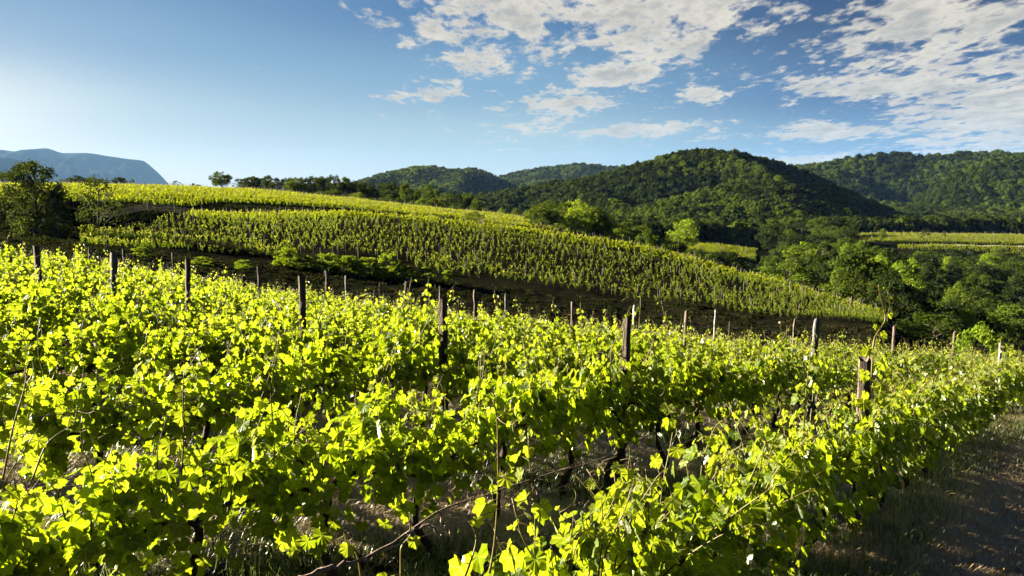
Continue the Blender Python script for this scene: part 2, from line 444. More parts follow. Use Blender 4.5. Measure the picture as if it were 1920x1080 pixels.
m, t, out = material('forest_floor'); tcn = t.n('ShaderNodeTexCoord')
b = t.n('ShaderNodeBsdfPrincipled'); b.inputs['Roughness'].default_value = .95
b.inputs['Specular IOR Level'].default_value = 0; t.put(b.inputs['Base Color'], t.mix(t.noise(tcn.outputs['Object'], .05, 6, .65), (.010, .016, .005), (.024, .035, .009))); t.t.links.new(b.outputs[0], out.inputs[0]); M_floor = m
m, t, out = material('mountain_rock'); tcn = t.n('ShaderNodeTexCoord')
b = t.n('ShaderNodeBsdfPrincipled'); b.inputs['Roughness'].default_value = .95; b.inputs['Specular IOR Level'].default_value = 0
t.put(b.inputs['Base Color'], t.mix(t.ss(t.noise(tcn.outputs['Object'], .0016, 8, .65), .4, .6), (.010, .016, .012), (.022, .026, .022))); t.t.links.new(b.outputs[0], out.inputs[0]); M_mount = m
m, t, out = material('grass_track'); tcn = t.n('ShaderNodeTexCoord')
b = t.n('ShaderNodeBsdfPrincipled'); b.inputs['Roughness'].default_value = .95
t.put(b.inputs['Base Color'], t.mix(t.ss(t.noise(tcn.outputs['Object'], .8, 6, .65), .4, .6), (.15, .17, .05), (.34, .30, .16))); t.t.links.new(b.outputs[0], out.inputs[0]); M_track = m

# ------------------------------------------------------------------ ground sheet
azs = np.concatenate([np.linspace(-180, -52, 24)[:-1], np.linspace(-52, 46, 400), np.linspace(46, 180, 25)[1:-1]])
rad = np.concatenate([[.02], np.exp(np.arange(math.log(.5), math.log(88), .03)), np.exp(np.arange(math.log(88), math.log(300), .0095)), np.exp(np.arange(math.log(300), math.log(18000), .045)), [18000]])
A_, R_ = np.meshgrid(np.radians(azs), rad, indexing='ij')
X = (R_ * np.sin(A_)).ravel(); Y = (R_ * np.cos(A_)).ravel(); rr = R_.ravel()
Zt = H(X, Y)
k_far = np.clip((rr - 38) / 20, 0, 1)
Zt = Zt + (fbm(X * .9, Y * .9, 3, 3) - .44) * .10 * (1 - k_far) + (fbm(X * .12, Y * .12, 4, 9) - .45) * .9 * k_far * np.clip(1 - (rr - 100) / 3000, .3, 1)
perp = X * RP[0] + Y * RP[1]
lane = np.exp(-((perp - .9) / 1.6) ** 2)
near = (rr < 45)
midrow = .5 + .5 * np.cos((perp + 1.9) / 2.25 * 2 * np.pi)          # 1 under the rows
stz = np.where(near, 1.0 * lane + .45 * (1 - lane) * (.3 + .3 * midrow), .0)
Uc = X / np.maximum(Y, 1)
onp = (Y > 40) & (Y < 800)
stz = np.where(onp & (Y > 100) & (Y < 190) & (Uc > -.5) & (Uc < .5), .12, stz)
grz = np.where(near, .45, .55)
# far ground goes near black: the gully's shade put into the soil colour
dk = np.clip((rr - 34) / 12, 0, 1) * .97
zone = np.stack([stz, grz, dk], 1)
na, nr = len(azs), len(rad)
i = np.arange(na)[:, None]; j = np.arange(nr - 1)[None]
i2 = (i + 1) % na
Qf = np.stack([i * nr + j, i * nr + j + 1, i2 * nr + j + 1, i2 * nr + j], -1).reshape(-1, 4)
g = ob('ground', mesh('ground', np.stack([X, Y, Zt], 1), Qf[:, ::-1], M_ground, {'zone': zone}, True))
tag(g, 'hilly farmland with straw covered soil between the vines and a dark gully', kind='structure')


def strip(name, pts, width, mat, label, lift=.12, kind='structure'):
    """a track draped on the ground; pts = (px, py, Y) bearings or X, Y"""
    pts = np.array(pts, float); n = 60
    tt = np.linspace(0, len(pts) - 1, n); q = pchip(np.arange(len(pts)), pts, tt)
    d = np.gradient(q, axis=0); d /= np.linalg.norm(d, axis=1)[:, None]; nn_ = np.stack([-d[:, 1], d[:, 0]], 1)
    V = []
    for k in np.linspace(-1, 1, 5):
        c_ = q + nn_ * (k * width / 2 * (1 + .15 * np.sin(tt * 7)))[:, None]
        V.append(np.stack([c_[:, 0], c_[:, 1], H(c_[:, 0], c_[:, 1]) + lift + (fbm(c_[:, 0] * .12, c_[:, 1] * .12, 4, 9) - .45) * .9 + .1 * (1 - k * k)], 1))
    V = np.vstack(V); i = np.arange(4)[:, None] * n; j = np.arange(n - 1)[None]
    Q_ = np.stack([i + j, i + j + 1, i + n + j + 1, i + n + j], -1).reshape(-1, 4)
    o = ob(name, mesh(name, V, Q_, mat, smooth=True)); tag(o, label, kind=kind); return o


def XY(px, Yd): u = ray(px, 450)[0]; return (u * Yd, Yd)


strip('grass_track', [XY(1540, 137), XY(1590, 126), XY(1640, 119), XY(1690, 113), XY(1740, 108)], 2.6, M_track, 'pale mown grass track at the toe of the young vineyard')
strip('farm_track', [XY(1720, 352), XY(1800, 352), XY(1900, 354), XY(2050, 356), XY(2300, 358)], 4, M_track, 'pale level track along the far sunlit terrace')


# ------------------------------------------------------------------ hills
def hill(name, crest, Yc, front, back, mat, amp, freq, label, zfoot=-34, seed=1, nu=150, nv=60, y_add=None, elong=2.6, octs=3):
    """a hill whose skyline runs through the given bearings; returns a height sampler for planting"""
    c_ = np.array(crest, float); us = np.array([ray(a, b)[0] for a, b in c_]); vs = np.array([ray(a, b)[1] for a, b in c_])
    uu = np.linspace(us[0], us[-1], nu); vv = pchip(us, vs, uu)
    Ycr = Yc * np.ones(nu) + (y_add(uu) if y_add else 0)
    zc = np.maximum(vv * Ycr, zfoot + 1)
    tt = np.concatenate([np.linspace(-1, 0, nv), np.linspace(0, 1, nv // 3)[1:]])
    def surf(u, t):
        z_c = np.interp(u, uu, zc); y_c = np.interp(u, uu, Ycr)
        Yy = y_c + np.where(t < 0, t * front, t * back)
        sh = np.where(t < 0, .5 * (1 + np.cos(np.pi * np.abs(t) ** .85)), .5 * (1 + np.cos(np.pi * np.abs(t))))
        Xx = u * (y_c + np.where(t < 0, t * front * .35, t * back))   # keeps spurs running downhill rather than at the viewer
        z = zfoot - 3 + (z_c - zfoot + 3) * sh
        w_ = np.clip(-t * 3.2, 0, 1) * np.clip((1 + t) * 4, 0.2, 1)
        hgt = np.clip((z_c - zfoot) / 60, 0, 1.5)
        z = z + w_ * hgt * amp * ((1 - 2 * np.abs(fbm((Xx + t * front * .3) / freq, Yy / (freq * elong), octs, seed) - .44) * 2) - 1.0) \
            + w_ * hgt * amp * .5 * (fbm(Xx / freq * 2.3, Yy / freq * 1.1, 3, seed + 5) - .45)
        return Xx, Yy, z
    U_, T_ = np.meshgrid(uu, tt, indexing='ij')
    x, y, z = surf(U_.ravel(), T_.ravel())
    n2v = len(tt); i = np.arange(nu - 1)[:, None] * n2v; j = np.arange(n2v - 1)[None]
    Q_ = np.stack([i + j, i + n2v + j, i + n2v + j + 1, i + j + 1], -1).reshape(-1, 4)
    o = ob(name, mesh(name, np.stack([x, y, z], 1), Q_, mat, smooth=True)); tag(o, label, kind='structure')
    return surf, (uu[0], uu[-1])


crest_main = [(840, 400), (880, 386), (940, 374), (1000, 363), (1060, 352), (1120, 343), (1180, 325), (1240, 308), (1290, 297), (1330, 296), (1370, 298), (1400, 303), (1440, 312), (1490, 330), (1540, 350), (1600, 378), (1650, 402), (1700, 428), (1740, 446), (1800, 455)]
crest_spur = [(1040, 452), (1100, 436), (1180, 412), (1260, 388), (1330, 372), (1400, 358), (1450, 356), (1500, 372), (1560, 398), (1620, 426), (1680, 450)]
crest_right = [(1400, 360), (1440, 338), (1480, 324), (1520, 319), (1560, 313), (1600, 306), (1650, 299), (1700, 299), (1740, 303), (1780, 300), (1840, 296), (1920, 297), (2050, 300), (2200, 290), (2500, 300), (2800, 330)]
crest_rfront = [(1640, 440), (1700, 400), (1760, 355), (1820, 322), (1880, 306), (1960, 303), (2100, 310), (2300, 320), (2600, 350)]
crest_mid = [(900, 372), (930, 345), (960, 334), (1000, 327), (1050, 320), (1095, 317), (1140, 321), (1200, 322), (1260, 330), (1330, 345)]
crest_midl = [(640, 362), (690, 347), (730, 335), (770, 328), (812, 324), (850, 329), (885, 328), (905, 333), (940, 350), (975, 368), (1000, 380)]
main_hill = hill('hill', crest_main, 720, 300, 260, M_floor, 75, 120, 'steep wooded hill at the centre right with its right flank in shade', seed=3, nu=260, nv=110)
spur = hill('hill_spur', crest_spur, 560, 150, 120, M_floor, 12, 60, 'lower wooded spur in front of the central hill', seed=8, nu=160)
right_hill = hill('hill', crest_right, 1500, 620, 500, M_floor, 75, 190, 'long wooded ridge behind the central hill on the right', seed=13, nu=260, nv=110)
rfront_hill = hill('hill', crest_rfront, 1050, 380, 300, M_floor, 45, 120, 'wooded slope rising at the right edge', seed=21, nu=180, nv=80)
mid_hill = hill('hill', crest_mid, 2600, 1000, 800, M_floor, 80, 260, 'distant bluish green ridge left of the central hill', seed=31, nu=160, nv=70)
midl_hill = hill('hill', crest_midl, 2000, 800, 600, M_floor, 60, 200, 'distant twin-humped wooded hill in the middle of the skyline', seed=41, nu=160, nv=70)
hill('mountain', [(-900, 330), (-600, 300), (-300, 288), (-80, 288), (0, 281), (30, 284), (60, 280), (85, 278), (120, 287), (160, 287), (205, 293), (240, 298), (266, 301), (290, 318), (310, 338), (330, 362), (340, 380)], 13500, 4200, 1500, M_mount, 260, 700, 'long blue hazy mountain at the left horizon ending in a steep drop', zfoot=-44, seed=5, nu=420, nv=200, elong=1.1, octs=5)
hill('mountain', [(-900, 330), (-500, 315), (-200, 305), (0, 295), (20, 296), (40, 303), (70, 322), (100, 340), (130, 370)], 9500, 2500, 1300, M_mount, 200, 800, 'lower blue foothill in front of the mountain at the left edge', zfoot=-44, seed=15, nu=200, nv=120, elong=1.1, octs=5)

# ------------------------------------------------------------------ leaves
def leaf_template(fine=True):
    if fine:
        a = np.radians([0, 12, 22, 34, 46, 58, 70, 84, 98, 112, 128, 144, 160, 172])
        r = np.array([1.0, .86, .80, .70, .86, .93, .80, .68, .80, .80, .68, .66, .50, .24])
    else:
        a = np.radians([0, 30, 52, 82, 110, 150]); r = np.array([1.0, .62, .9, .55, .74, .45])
    A1 = np.concatenate([a, -a[1:][::-1]]); R1 = np.concatenate([r, r[1:][::-1]])
    x = np.sin(A1) * R1 * .62; y = np.cos(A1) * R1 * .62
    V = np.vstack([[0, 0, 0], np.stack([x, y, 0 * x], 1)])
    n = len(x); T = np.array([(0, 1 + (k + 1) % n, 1 + k) for k in range(n)])
    return V, T


LF = leaf_template(True); LC = leaf_template(False)
LQ = (np.array([[-.5, -.35, 0], [.5, -.35, 0], [.32, .5, 0], [-.32, .5, 0]]), None)


def leaves(pos, nrm, tip, size, tpl, rg, age=None, cup=.35):
    """many leaves as one array: returns V, faces, tint, luv"""
    n = len(pos); V0, T0 = tpl
    nrm = nrm / (np.linalg.norm(nrm, axis=1)[:, None] + 1e-9)
    tip = tip - nrm * (tip * nrm).sum(1)[:, None]; tip /= np.linalg.norm(tip, axis=1)[:, None] + 1e-9
    sx = np.cross(tip, nrm)
    x = V0[:, 0][None] * rg.uniform(.85, 1.15, (n, 1)); y = V0[:, 1][None] + np.zeros((n, 1))
    fold = rg.uniform(-.1, .6, (n, 1)) * cup * 2; droop = rg.uniform(.0, .8, (n, 1)) * cup * 1.6
    wob = rg.normal(0, .035, (n, len(V0)))
    z = np.abs(x) * fold - droop * y * np.abs(y) + wob
    V = pos[:, None] + (sx[:, None] * x[..., None] + tip[:, None] * y[..., None] + nrm[:, None] * z[..., None]) * size[:, None, None]
    if T0 is None:
        f = (np.arange(n) * 4)[:, None] + np.arange(4)[None]
    else:
        f = ((np.arange(n) * len(V0))[:, None, None] + T0[None]).reshape(-1, T0.shape[1])
    if age is None: age = np.zeros(n)
    tint = np.repeat(np.stack([rg.random(n), age, rg.random(n)], 1), len(V0), 0)
    luv = np.tile(V0, (n, 1))
    return V.reshape(-1, 3), f, tint, luv


def vine_variant(seed, tpl, nsh=12, per=16, tall=1.0, dense=1.0, side_leaf=175, z0=.48):
    """trunk, shoots and foliage of one grapevine; x runs along the row"""
    rg = np.random.default_rng(seed)
    tr = Geo()
    bx, by = rg.normal(0, .05, 2)
    pts = np.array([[bx, by, -.15], [bx * .7 + .02, by, .15], [rg.normal(0, .04), rg.normal(0, .03), .42], [rg.normal(0, .03), 0, .68], [.03, 0, .78]])
    q = pchip(np.arange(5), pts, np.linspace(0, 4, 12)); q[:, :2] += rg.normal(0, .008, (12, 2))
    tr.tube(q, np.linspace(.038, .024, 12) * (1 + rg.normal(0, .12, 12)), 7, .12)
    for sgn in (-1, 1):
        k = np.linspace(0, 1, 8)
        arm = np.stack([.03 + sgn * k * .46, rg.normal(0, .008, 8), .76 + .06 * np.sin(k * 3) + rg.normal(0, .008, 8)], 1)
        tr.tube(arm, np.linspace(.02, .009, 8), 6, .12)
    sh = Geo(); pos, nr, tp, sz, ag = [], [], [], [], []
    xs0 = np.linspace(-.46, .46, nsh) + rg.normal(0, .03, nsh)
    for x0 in xs0:
        L = rg.uniform(.48, .74) * tall * (rg.uniform(1.25, 1.6) if rg.random() < .16 else 1)
        n = 9; k = np.linspace(0, 1, n)
        lean = rg.normal(0, .20); lx = rg.normal(0, .16)
        flop = max(0, rg.normal(-.1, .35))
        z = .76 + L * (k - flop * .55 * k ** 3)
        pth = np.stack([x0 + lx * k ** 1.3 + .02 * np.sin(k * 9 + x0 * 9), rg.normal(0, .03) + lean * (k ** 1.2) + flop * .22 * np.sign(lean) * k ** 2, z], 1)
        sh.tube(pth, np.linspace(.0055, .0022, n), 5)
        m_ = int(per * dense * L / .8)
        kk = np.sort(rg.uniform(.02, 1, m_)); base = np.stack([np.interp(kk, k, pth[:, c_]) for c_ in range(3)], 1)
        an = rg.uniform(0, 2 * np.pi, m_); out_ = np.stack([np.cos(an) * .9, np.sin(an) * 1.15, rg.uniform(-.35, .5, m_)], 1)
        pet = rg.uniform(.05, .12, m_) * (1.1 - .6 * kk)
        size = (.138 - .105 * kk ** 1.7) * rg.uniform(.75, 1.2, m_)
        size = np.where(kk > .93, size * .8, size)
        pp = base + out_ * pet[:, None]
        for b_, p_, q_ in zip(base, pp, kk):
            if q_ > .5 or rg.random() < .3: sh.tube([b_, (b_ + p_) / 2 + [0, 0, .008], p_], [.0016, .0014, .0012], 3, cap=False)
        pos.append(pp); nr.append(out_ * [.7, 1.0, .5] + np.array([0, 0, .55]) + rg.normal(0, .38, (m_, 3)))
        tp.append(out_ * .6 + np.array([0, 0, -.8]) + rg.normal(0, .3, (m_, 3)))
        sz.append(size); ag.append(np.clip((kk - .55) * 1.7 + rg.normal(0, .12, m_), 0, 1))
        if rg.random() < .6:     # tendril curling off the tip
            tkk = np.linspace(0, 1, 12); e = pth[-1]; r0 = rg.uniform(.02, .05); ph = rg.uniform(0, 6)
            td = np.stack([e[0] + tkk * rg.normal(0, .06) + r0 * np.cos(tkk * 5 + ph) - r0 * math.cos(ph), e[1] + r0 * np.sin(tkk * 5 + ph) - r0 * math.sin(ph), e[2] + .10 * tkk], 1)
            sh.tube(td, np.linspace(.0018, .0008, 12), 4, cap=False)
    m_ = int(side_leaf * dense)                                      # laterals that fill the wall of the canopy
    x = rg.uniform(-.5, .5, m_); zf = rg.beta(1.7, 1.5, m_); z = z0 + zf * (1.22 - z0) * tall
    half = .30 * np.sin(np.pi * np.clip((z - z0 + .12) / (1.5 - z0), .05, .95)) ** .6
    y = rg.choice([-1, 1], m_) * half * rg.uniform(.35, 1.1, m_)
    pos.append(np.stack([x, y, z], 1)); nr.append(np.stack([rg.normal(0, .4, m_), np.sign(y) * rg.uniform(.3, 1.1, m_), rg.uniform(0, 1, m_)], 1))
    tp.append(np.stack([rg.normal(0, .5, m_), np.sign(y) * .4, np.full(m_, -.8)], 1)); sz.append(rg.uniform(.06, .138, m_)); ag.append(np.clip(rg.normal(0, .15, m_), 0, 1))
    V, T, ti, lu = leaves(np.vstack(pos), np.vstack(nr), np.vstack(tp), np.concatenate(sz), tpl, rg, np.concatenate(ag))
    lm = mesh('foliage', V, T, M_vine, {'tint': ti, 'luv': lu})
    return tr.mesh('trunk', M_trunk), sh.mesh('shoots', M_cane), lm


NV = 9
vn = [vine_variant(100 + k, LF) for k in range(NV)]
vc = [vine_variant(200 + k, LC, side_leaf=185) for k in range(NV)]

vs = [vine_variant(300 + k, LF, z0=.36, side_leaf=190, tall=.93) for k in range(6)]   # vines with a low skirt of leaves, along the lane
# near vineyard: candidates along every row
cand = []
SP = .92
for r in ROWS:
    s0 = {'A': 2.95, 'B': .4, 'C': .9, 'D': 1.8, 'E': 2.6}.get(r, 1.5 + .8 * (ROWS.index(r) - 3))
    smax = 33 if r != 'A' else 31
    s = s0
    while s < smax:
        q = rowpt(r, s + random.uniform(-.06, .06)); u = q[0] / q[1] if q[1] > .3 else -9
        dist = math.hypot(*q)
        vis = -.80 < u < .70
        cand.append((r, s, q, dist, vis))
        s += SP * random.uniform(.94, 1.06)
vis = sorted([c_ for c_ in cand if c_[4]], key=lambda c_: c_[3])
indiv = vis[:296]; rest = vis[296:] + [c_ for c_ in cand if not c_[4]]
ordn = ['first', 'second', 'third', 'fourth', 'fifth', 'sixth', 'seventh', 'eighth', 'ninth', 'tenth', 'eleventh']
for (r, s, q, dist, v_) in indiv:
    i = ROWS.index(r); fine_ = dist < 12.5
    lib = vn if fine_ else vc
    k = random.randrange(NV)
    if r == 'A': lib = vs; k = random.randrange(6)
    root = empty('grape_vine', (q[0], q[1], Hs(*q) - .02), ROWANG + random.choice([0, math.pi]) + random.uniform(-.06, .06), (1, random.uniform(.92, 1.1), random.uniform(.88, 1.10) * float(np.interp(s, [8, 15], [1.04, .91]))))
    if s < 7: part = 'before its first post'
    elif s < 13: part = 'between its first and second posts'
    elif s < 19.5: part = 'between its second and third posts'
    else: part = 'beyond its third post'
    rowname = 'the row beside the lane' if i == 0 else 'the %s row from the lane' % ordn[i]
    tag(root, 'grapevine in %s, %s' % (rowname, part), 'grapevine', 'grapevines trained on wires in the near vineyard')
    ob('trunk', lib[k][0], root); ob('shoots', lib[k][1], root); ob('foliage', lib[k][2], root)


def gn_stuff(name, pts, rots, scls, idxs, sources, label, kind='stuff', cat=None, parent_mesh=None):
    """one object that scatters copies of source meshes (foliage masses nobody could count)"""
    c_ = bpy.data.collections.new(name + '_sources')
    for k, (me) in enumerate(sources):
        o = bpy.data.objects.new('%s_src_%02d' % (name, k), me); c_.objects.link(o)
    me = bpy.data.meshes.new(name); me.vertices.add(len(pts)); me.vertices.foreach_set('co', np.asarray(pts, np.float32).reshape(-1))
    for nm, arr in (('rot', rots), ('scl', scls)):
        a = me.attributes.new(nm, 'FLOAT_VECTOR', 'POINT'); a.data.foreach_set('vector', np.asarray(arr, np.float32).reshape(-1))
    a = me.attributes.new('idx', 'INT', 'POINT'); a.data.foreach_set('value', np.asarray(idxs, np.int32))
    o = bpy.data.objects.new(name, me); COL.objects.link(o)
    ng = bpy.data.node_groups.new(name, 'GeometryNodeTree')
    ng.interface.new_socket('Geometry', in_out='INPUT', socket_type='NodeSocketGeometry'); ng.interface.new_socket('Geometry', in_out='OUTPUT', socket_type='NodeSocketGeometry')
    N = ng.nodes; Lk = ng.links
    gi = N.new('NodeGroupInput'); go = N.new('NodeGroupOutput'); m2p = N.new('GeometryNodeMeshToPoints'); iop = N.new('GeometryNodeInstanceOnPoints'); ci = N.new('GeometryNodeCollectionInfo')
    ci.inputs[0].default_value = c_; ci.inputs['Separate Children'].default_value = True; ci.inputs['Reset Children'].default_value = True
    def na_(n_, ty):
        x_ = N.new('GeometryNodeInputNamedAttribute'); x_.data_type = ty; x_.inputs[0].default_value = n_; return x_.outputs[0]
    Lk.new(gi.outputs[0], m2p.inputs[0]); Lk.new(m2p.outputs[0], iop.inputs['Points']); Lk.new(ci.outputs[0], iop.inputs['Instance'])
    iop.inputs['Pick Instance'].default_value = True
    Lk.new(na_('idx', 'INT'), iop.inputs['Instance Index']); Lk.new(na_('rot', 'FLOAT_VECTOR'), iop.inputs['Rotation']); Lk.new(na_('scl', 'FLOAT_VECTOR'), iop.inputs['Scale'])
    Lk.new(iop.outputs[0], go.inputs[0])
    md = o.modifiers.new('scatter', 'NODES'); md.node_group = ng
    tag(o, label, cat, kind=kind)
    return o


def joined(name, parts):
    """several meshes as one, keeping materials (for far copies)"""
    Vs, fs, mats, mi, ti, lu = [], {}, [], {}, [], []; off = 0
    for me in parts:
        n = len(me.vertices); v = np.empty(n * 3, np.float32); me.vertices.foreach_get('co', v); Vs.append(v.reshape(-1, 3))
        mm = me.materials[0]
        if mm not in mats: mats.append(mm)
        lt = np.empty(len(me.polygons), np.int32); me.polygons.foreach_get('loop_total', lt); ls = np.empty(len(me.polygons), np.int32); me.polygons.foreach_get('loop_start', ls)
        vi = np.empty(len(me.loops), np.int32); me.loops.foreach_get('vertex_index', vi)
        for k in np.unique(lt):
            s_ = ls[lt == k]; f = vi[s_[:, None] + np.arange(k)[None]] + off
            fs.setdefault(int(k), []).append(f); mi.setdefault(int(k), []).append(np.full(len(f), mats.index(mm)))
        if 'tint' in me.attributes:
            a = np.empty(n * 3, np.float32); me.attributes['tint'].data.foreach_get('vector', a); ti.append(a.reshape(-1, 3))
        else: ti.append(np.full((n, 3), .5))
        if 'luv' in me.attributes:
            a = np.empty(n * 3, np.float32); me.attributes['luv'].data.foreach_get('vector', a); lu.append(a.reshape(-1, 3))
        else: lu.append(np.full((n, 3), .5))
        off += n
    ks = sorted(fs)
    return mesh(name, np.vstack(Vs), [np.vstack(fs[k]) for k in ks], mats, {'tint': np.vstack(ti), 'luv': np.vstack(lu)}, midx=np.concatenate([np.concatenate(mi[k]) for k in ks]))


vj = [joined('vine_mass', v_) for v_ in vc[:6]]
n = len(rest)
gn_stuff('vine_rows', [(c_[2][0], c_[2][1], Hs(*c_[2]) - .02) for c_ in rest], [(0, 0, ROWANG + random.choice([0, math.pi])) for _ in rest], rng.uniform(.78, .92, (n, 3)), rng.integers(0, 6, n), vj,
         'farthest grapevines of the near vineyard along the edge of the gully')

# ------------------------------------------------------------------ posts and wires of the near vineyard
POSTS = [  # row, px, py (top), width, kind, lean (px), label
    ('A', 1622, 672, .125, 'stump', 0, 'thick rotten-topped wooden post wrapped by vine leaves beside the lane'),
    ('A', 1877, 642, .075, 'white', 0, 'short bright white post near the right edge'),
    ('B', 1177, 595, .10, 'dark', .06, 'thick dark brown post standing just in front of a pale split post'),
    ('B', 1532, 597, .125, 'grey', .05, 'tall broad grey slab post standing clear of the vines'),
    ('B', 1677, 612, .07, 'dark', 0, 'flat-topped brown post right of the tall leafy shoot'),
    ('B', 1790, 622, .075, 'dark', .03, 'slim dark post against the green bushes on the right'),
    ('C', 830, 560, .115, 'dark', 0, 'thick dark post with a flat cap in the middle of the vineyard'),
    ('C', 1287, 585, .065, 'dark', .05, 'slim dark post between the pale split post and the white-sided one'),
    ('C', 1490, 597, .06, 'brown', 0, 'thin reddish brown post just left of the grey slab post'),
    ('D', 565, 520, .105, 'dark', 0, 'stout dark post with nothing near it, left of centre'),
    ('D', 1075, 565, .12, 'brown', 0, 'square post with a lit left edge rising well above the leaves'),
    ('D', 1342, 580, .06, 'pale', .05, 'thin post with a bright white sunlit side'),
    ('E', 352, 488, .09, 'dark', .10, 'leaning dark post tapering down into the leaves on the left'),
    ('E', 891, 543, .095, 'brown', .0, 'brown post right of the thick flat-capped one'),
    ('E', 1190, 572, .10, 'pale', .07, 'pale split post rising behind a thick dark one'),
    ('F', 213, 475, .12, 'split', .12, 'gnarled split post with a bleached face on the left'),
    ('F', 762, 528, .085, 'dark', .20, 'crooked dark post leaning to the right'),
    ('F', 949, 550, .09, 'grey', 0, 'slim grey post just above the leaves behind the brown one'),
    ('F', 1368, 603, .06, 'brown', 0, 'low brown stake beside a thin leafy shoot'),
    ('G', 68, 462, .12, 'dark', 0, 'dark post near the left edge half hidden by leaves'),
    ('G', 612, 507, .13, 'dark', 0, 'squat dark post with a lit rim behind the stout one'),
    ('G', 825, 535, .075, 'grey', 0, 'thin post peeping up behind the thick flat-capped one'),
    ('H', 485, 500, .085, 'dark', .04, 'dim dark post between the leaning and the stout ones'),
    ('H', 648, 518, .07, 'pale', 0, 'small pale post just showing above the leaves'),
    ('I', 232, 467, .08, 'dark', 0, 'dark post right behind the gnarled split one'),
    ('I', 712, 530, .08, 'dark', 0, 'dark low post left of the crooked one'),
    ('J', 167, 464, .06, 'pale', .05, 'thin pale stake left of the gnarled split post'),
    ('J', 323, 474, .08, 'dark', 0, 'dim post left of the leaning dark one'),
]
PM = {'stump': M_post, 'dark': M_post, 'brown': M_post, 'split': M_postgrey, 'grey': M_postgrey, 'pale': M_postwhite, 'white': M_postwhite}
post_at = {}
for r, px, py, wd, kind, lean, lab in POSTS:
    wd *= .88
    s, q, zt = row_s(r, px, py)
    zg = Hs(*q) - .25; hh = zt - zg
    rg = np.random.default_rng(int(px))
    gp = Geo(); n = 14; sides = 12; k = np.linspace(0, 1, n)
    cx = lean * (k - 1) + rg.normal(0, .004, n); cyy = rg.normal(0, .004, n) * k
    a = np.arange(sides) * 2 * np.pi / sides
    if kind in ('grey', 'white', 'brown', 'pale'):
        prof_ = 1 / np.maximum(np.abs(np.cos(a)), np.abs(np.sin(a))) ** .8
        prof_ = prof_ * .92
    else: prof_ = 1 + .10 * np.cos(a * 3 + px) + .07 * np.cos(a * 5 + 1)
    taper = np.interp(k, [0, 1], [1.12, .95]) if kind != 'dark' else np.interp(k, [0, .6, 1], [1.0, .92, 1.0])
    if kind == 'split': taper = np.interp(k, [0, .7, .93, 1], [.85, .8, 1.15, 1.0])
    rr_ = wd / 2 * taper[:, None] * prof_[None] * (1 + rg.normal(0, .035, (n, sides)))
    x_ = cx[:, None] + rr_ * np.cos(a)[None]; y_ = cyy[:, None] + rr_ * np.sin(a)[None] * (.6 if kind in ('grey', 'white') else .95)
    z_ = (k * hh)[:, None] + np.zeros(sides)[None]
    z_[-1] += rg.normal(0, .012, sides) + (.025 * np.cos(a + 1) if kind != 'stump' else rg.normal(0, .02, sides))
    V = np.stack([x_, y_, z_], -1).reshape(-1, 3)
    ii = np.arange(n - 1)[:, None] * sides; kk = np.arange(sides)[None]; k2 = (kk + 1) % sides
    Q_ = np.stack([ii + kk, ii + k2, ii + k2 + sides, ii + kk + sides], -1).reshape(-1, 4)
    ins = V[-sides:] * [1, 1, 1]; cen = ins.mean(0); inner = cen + (ins - cen) * .6 - [0, 0, .012]
    V = np.vstack([V, inner, [cen - [0, 0, .03 if kind == 'stump' else .01]]])
    b0 = (n - 1) * sides; b1 = n * sides
    Q2 = np.stack([b0 + kk[0], b0 + k2[0], b1 + k2[0], b1 + kk[0]], -1)
    T_ = np.stack([b1 + kk[0], b1 + k2[0], np.full(sides, b1 + sides)], -1)
    o = ob('vineyard_post', mesh('vineyard_post', V, [np.vstack([Q_, Q2]), T_], PM[kind]), None, (q[0], q[1], zg), (0, 0, rg.uniform(-.3, .3) if kind not in ('grey', 'white') else .15))
    tag(o, lab, 'post', 'posts of the near vineyard')
    post_at.setdefault(r, []).append((s, q))
for r in ROWS[:-1]:
    i = ROWS.index(r)
    root = empty('trellis', (*rowpt(r, 6), Hs(*rowpt(r, 6))))
    tag(root, 'strained trellis wires of the %s' % ('row bordering the straw lane' if i == 0 else '%s row from the straw lane' % ordn[i]), 'trellis wires', 'trellis wires of the near vineyard')
    for hw, rad_ in ((.76, .0028), (1.12, .0022), (1.50, .0022)):
        s = np.linspace(-1 if i < 2 else .5, 32, 70)
        pp = np.array([rowpt(r, a_) for a_ in s]); zz_ = H(pp[:, 0], pp[:, 1]) + hw - .03 * np.abs(np.sin(s / 6.2 * np.pi))
        V = np.column_stack([pp, zz_]) - np.array([*rowpt(r, 6), Hs(*rowpt(r, 6))])
        gw = Geo(); gw.tube(V, rad_, 4); ob('wire', gw.mesh('wire', M_wire), root)

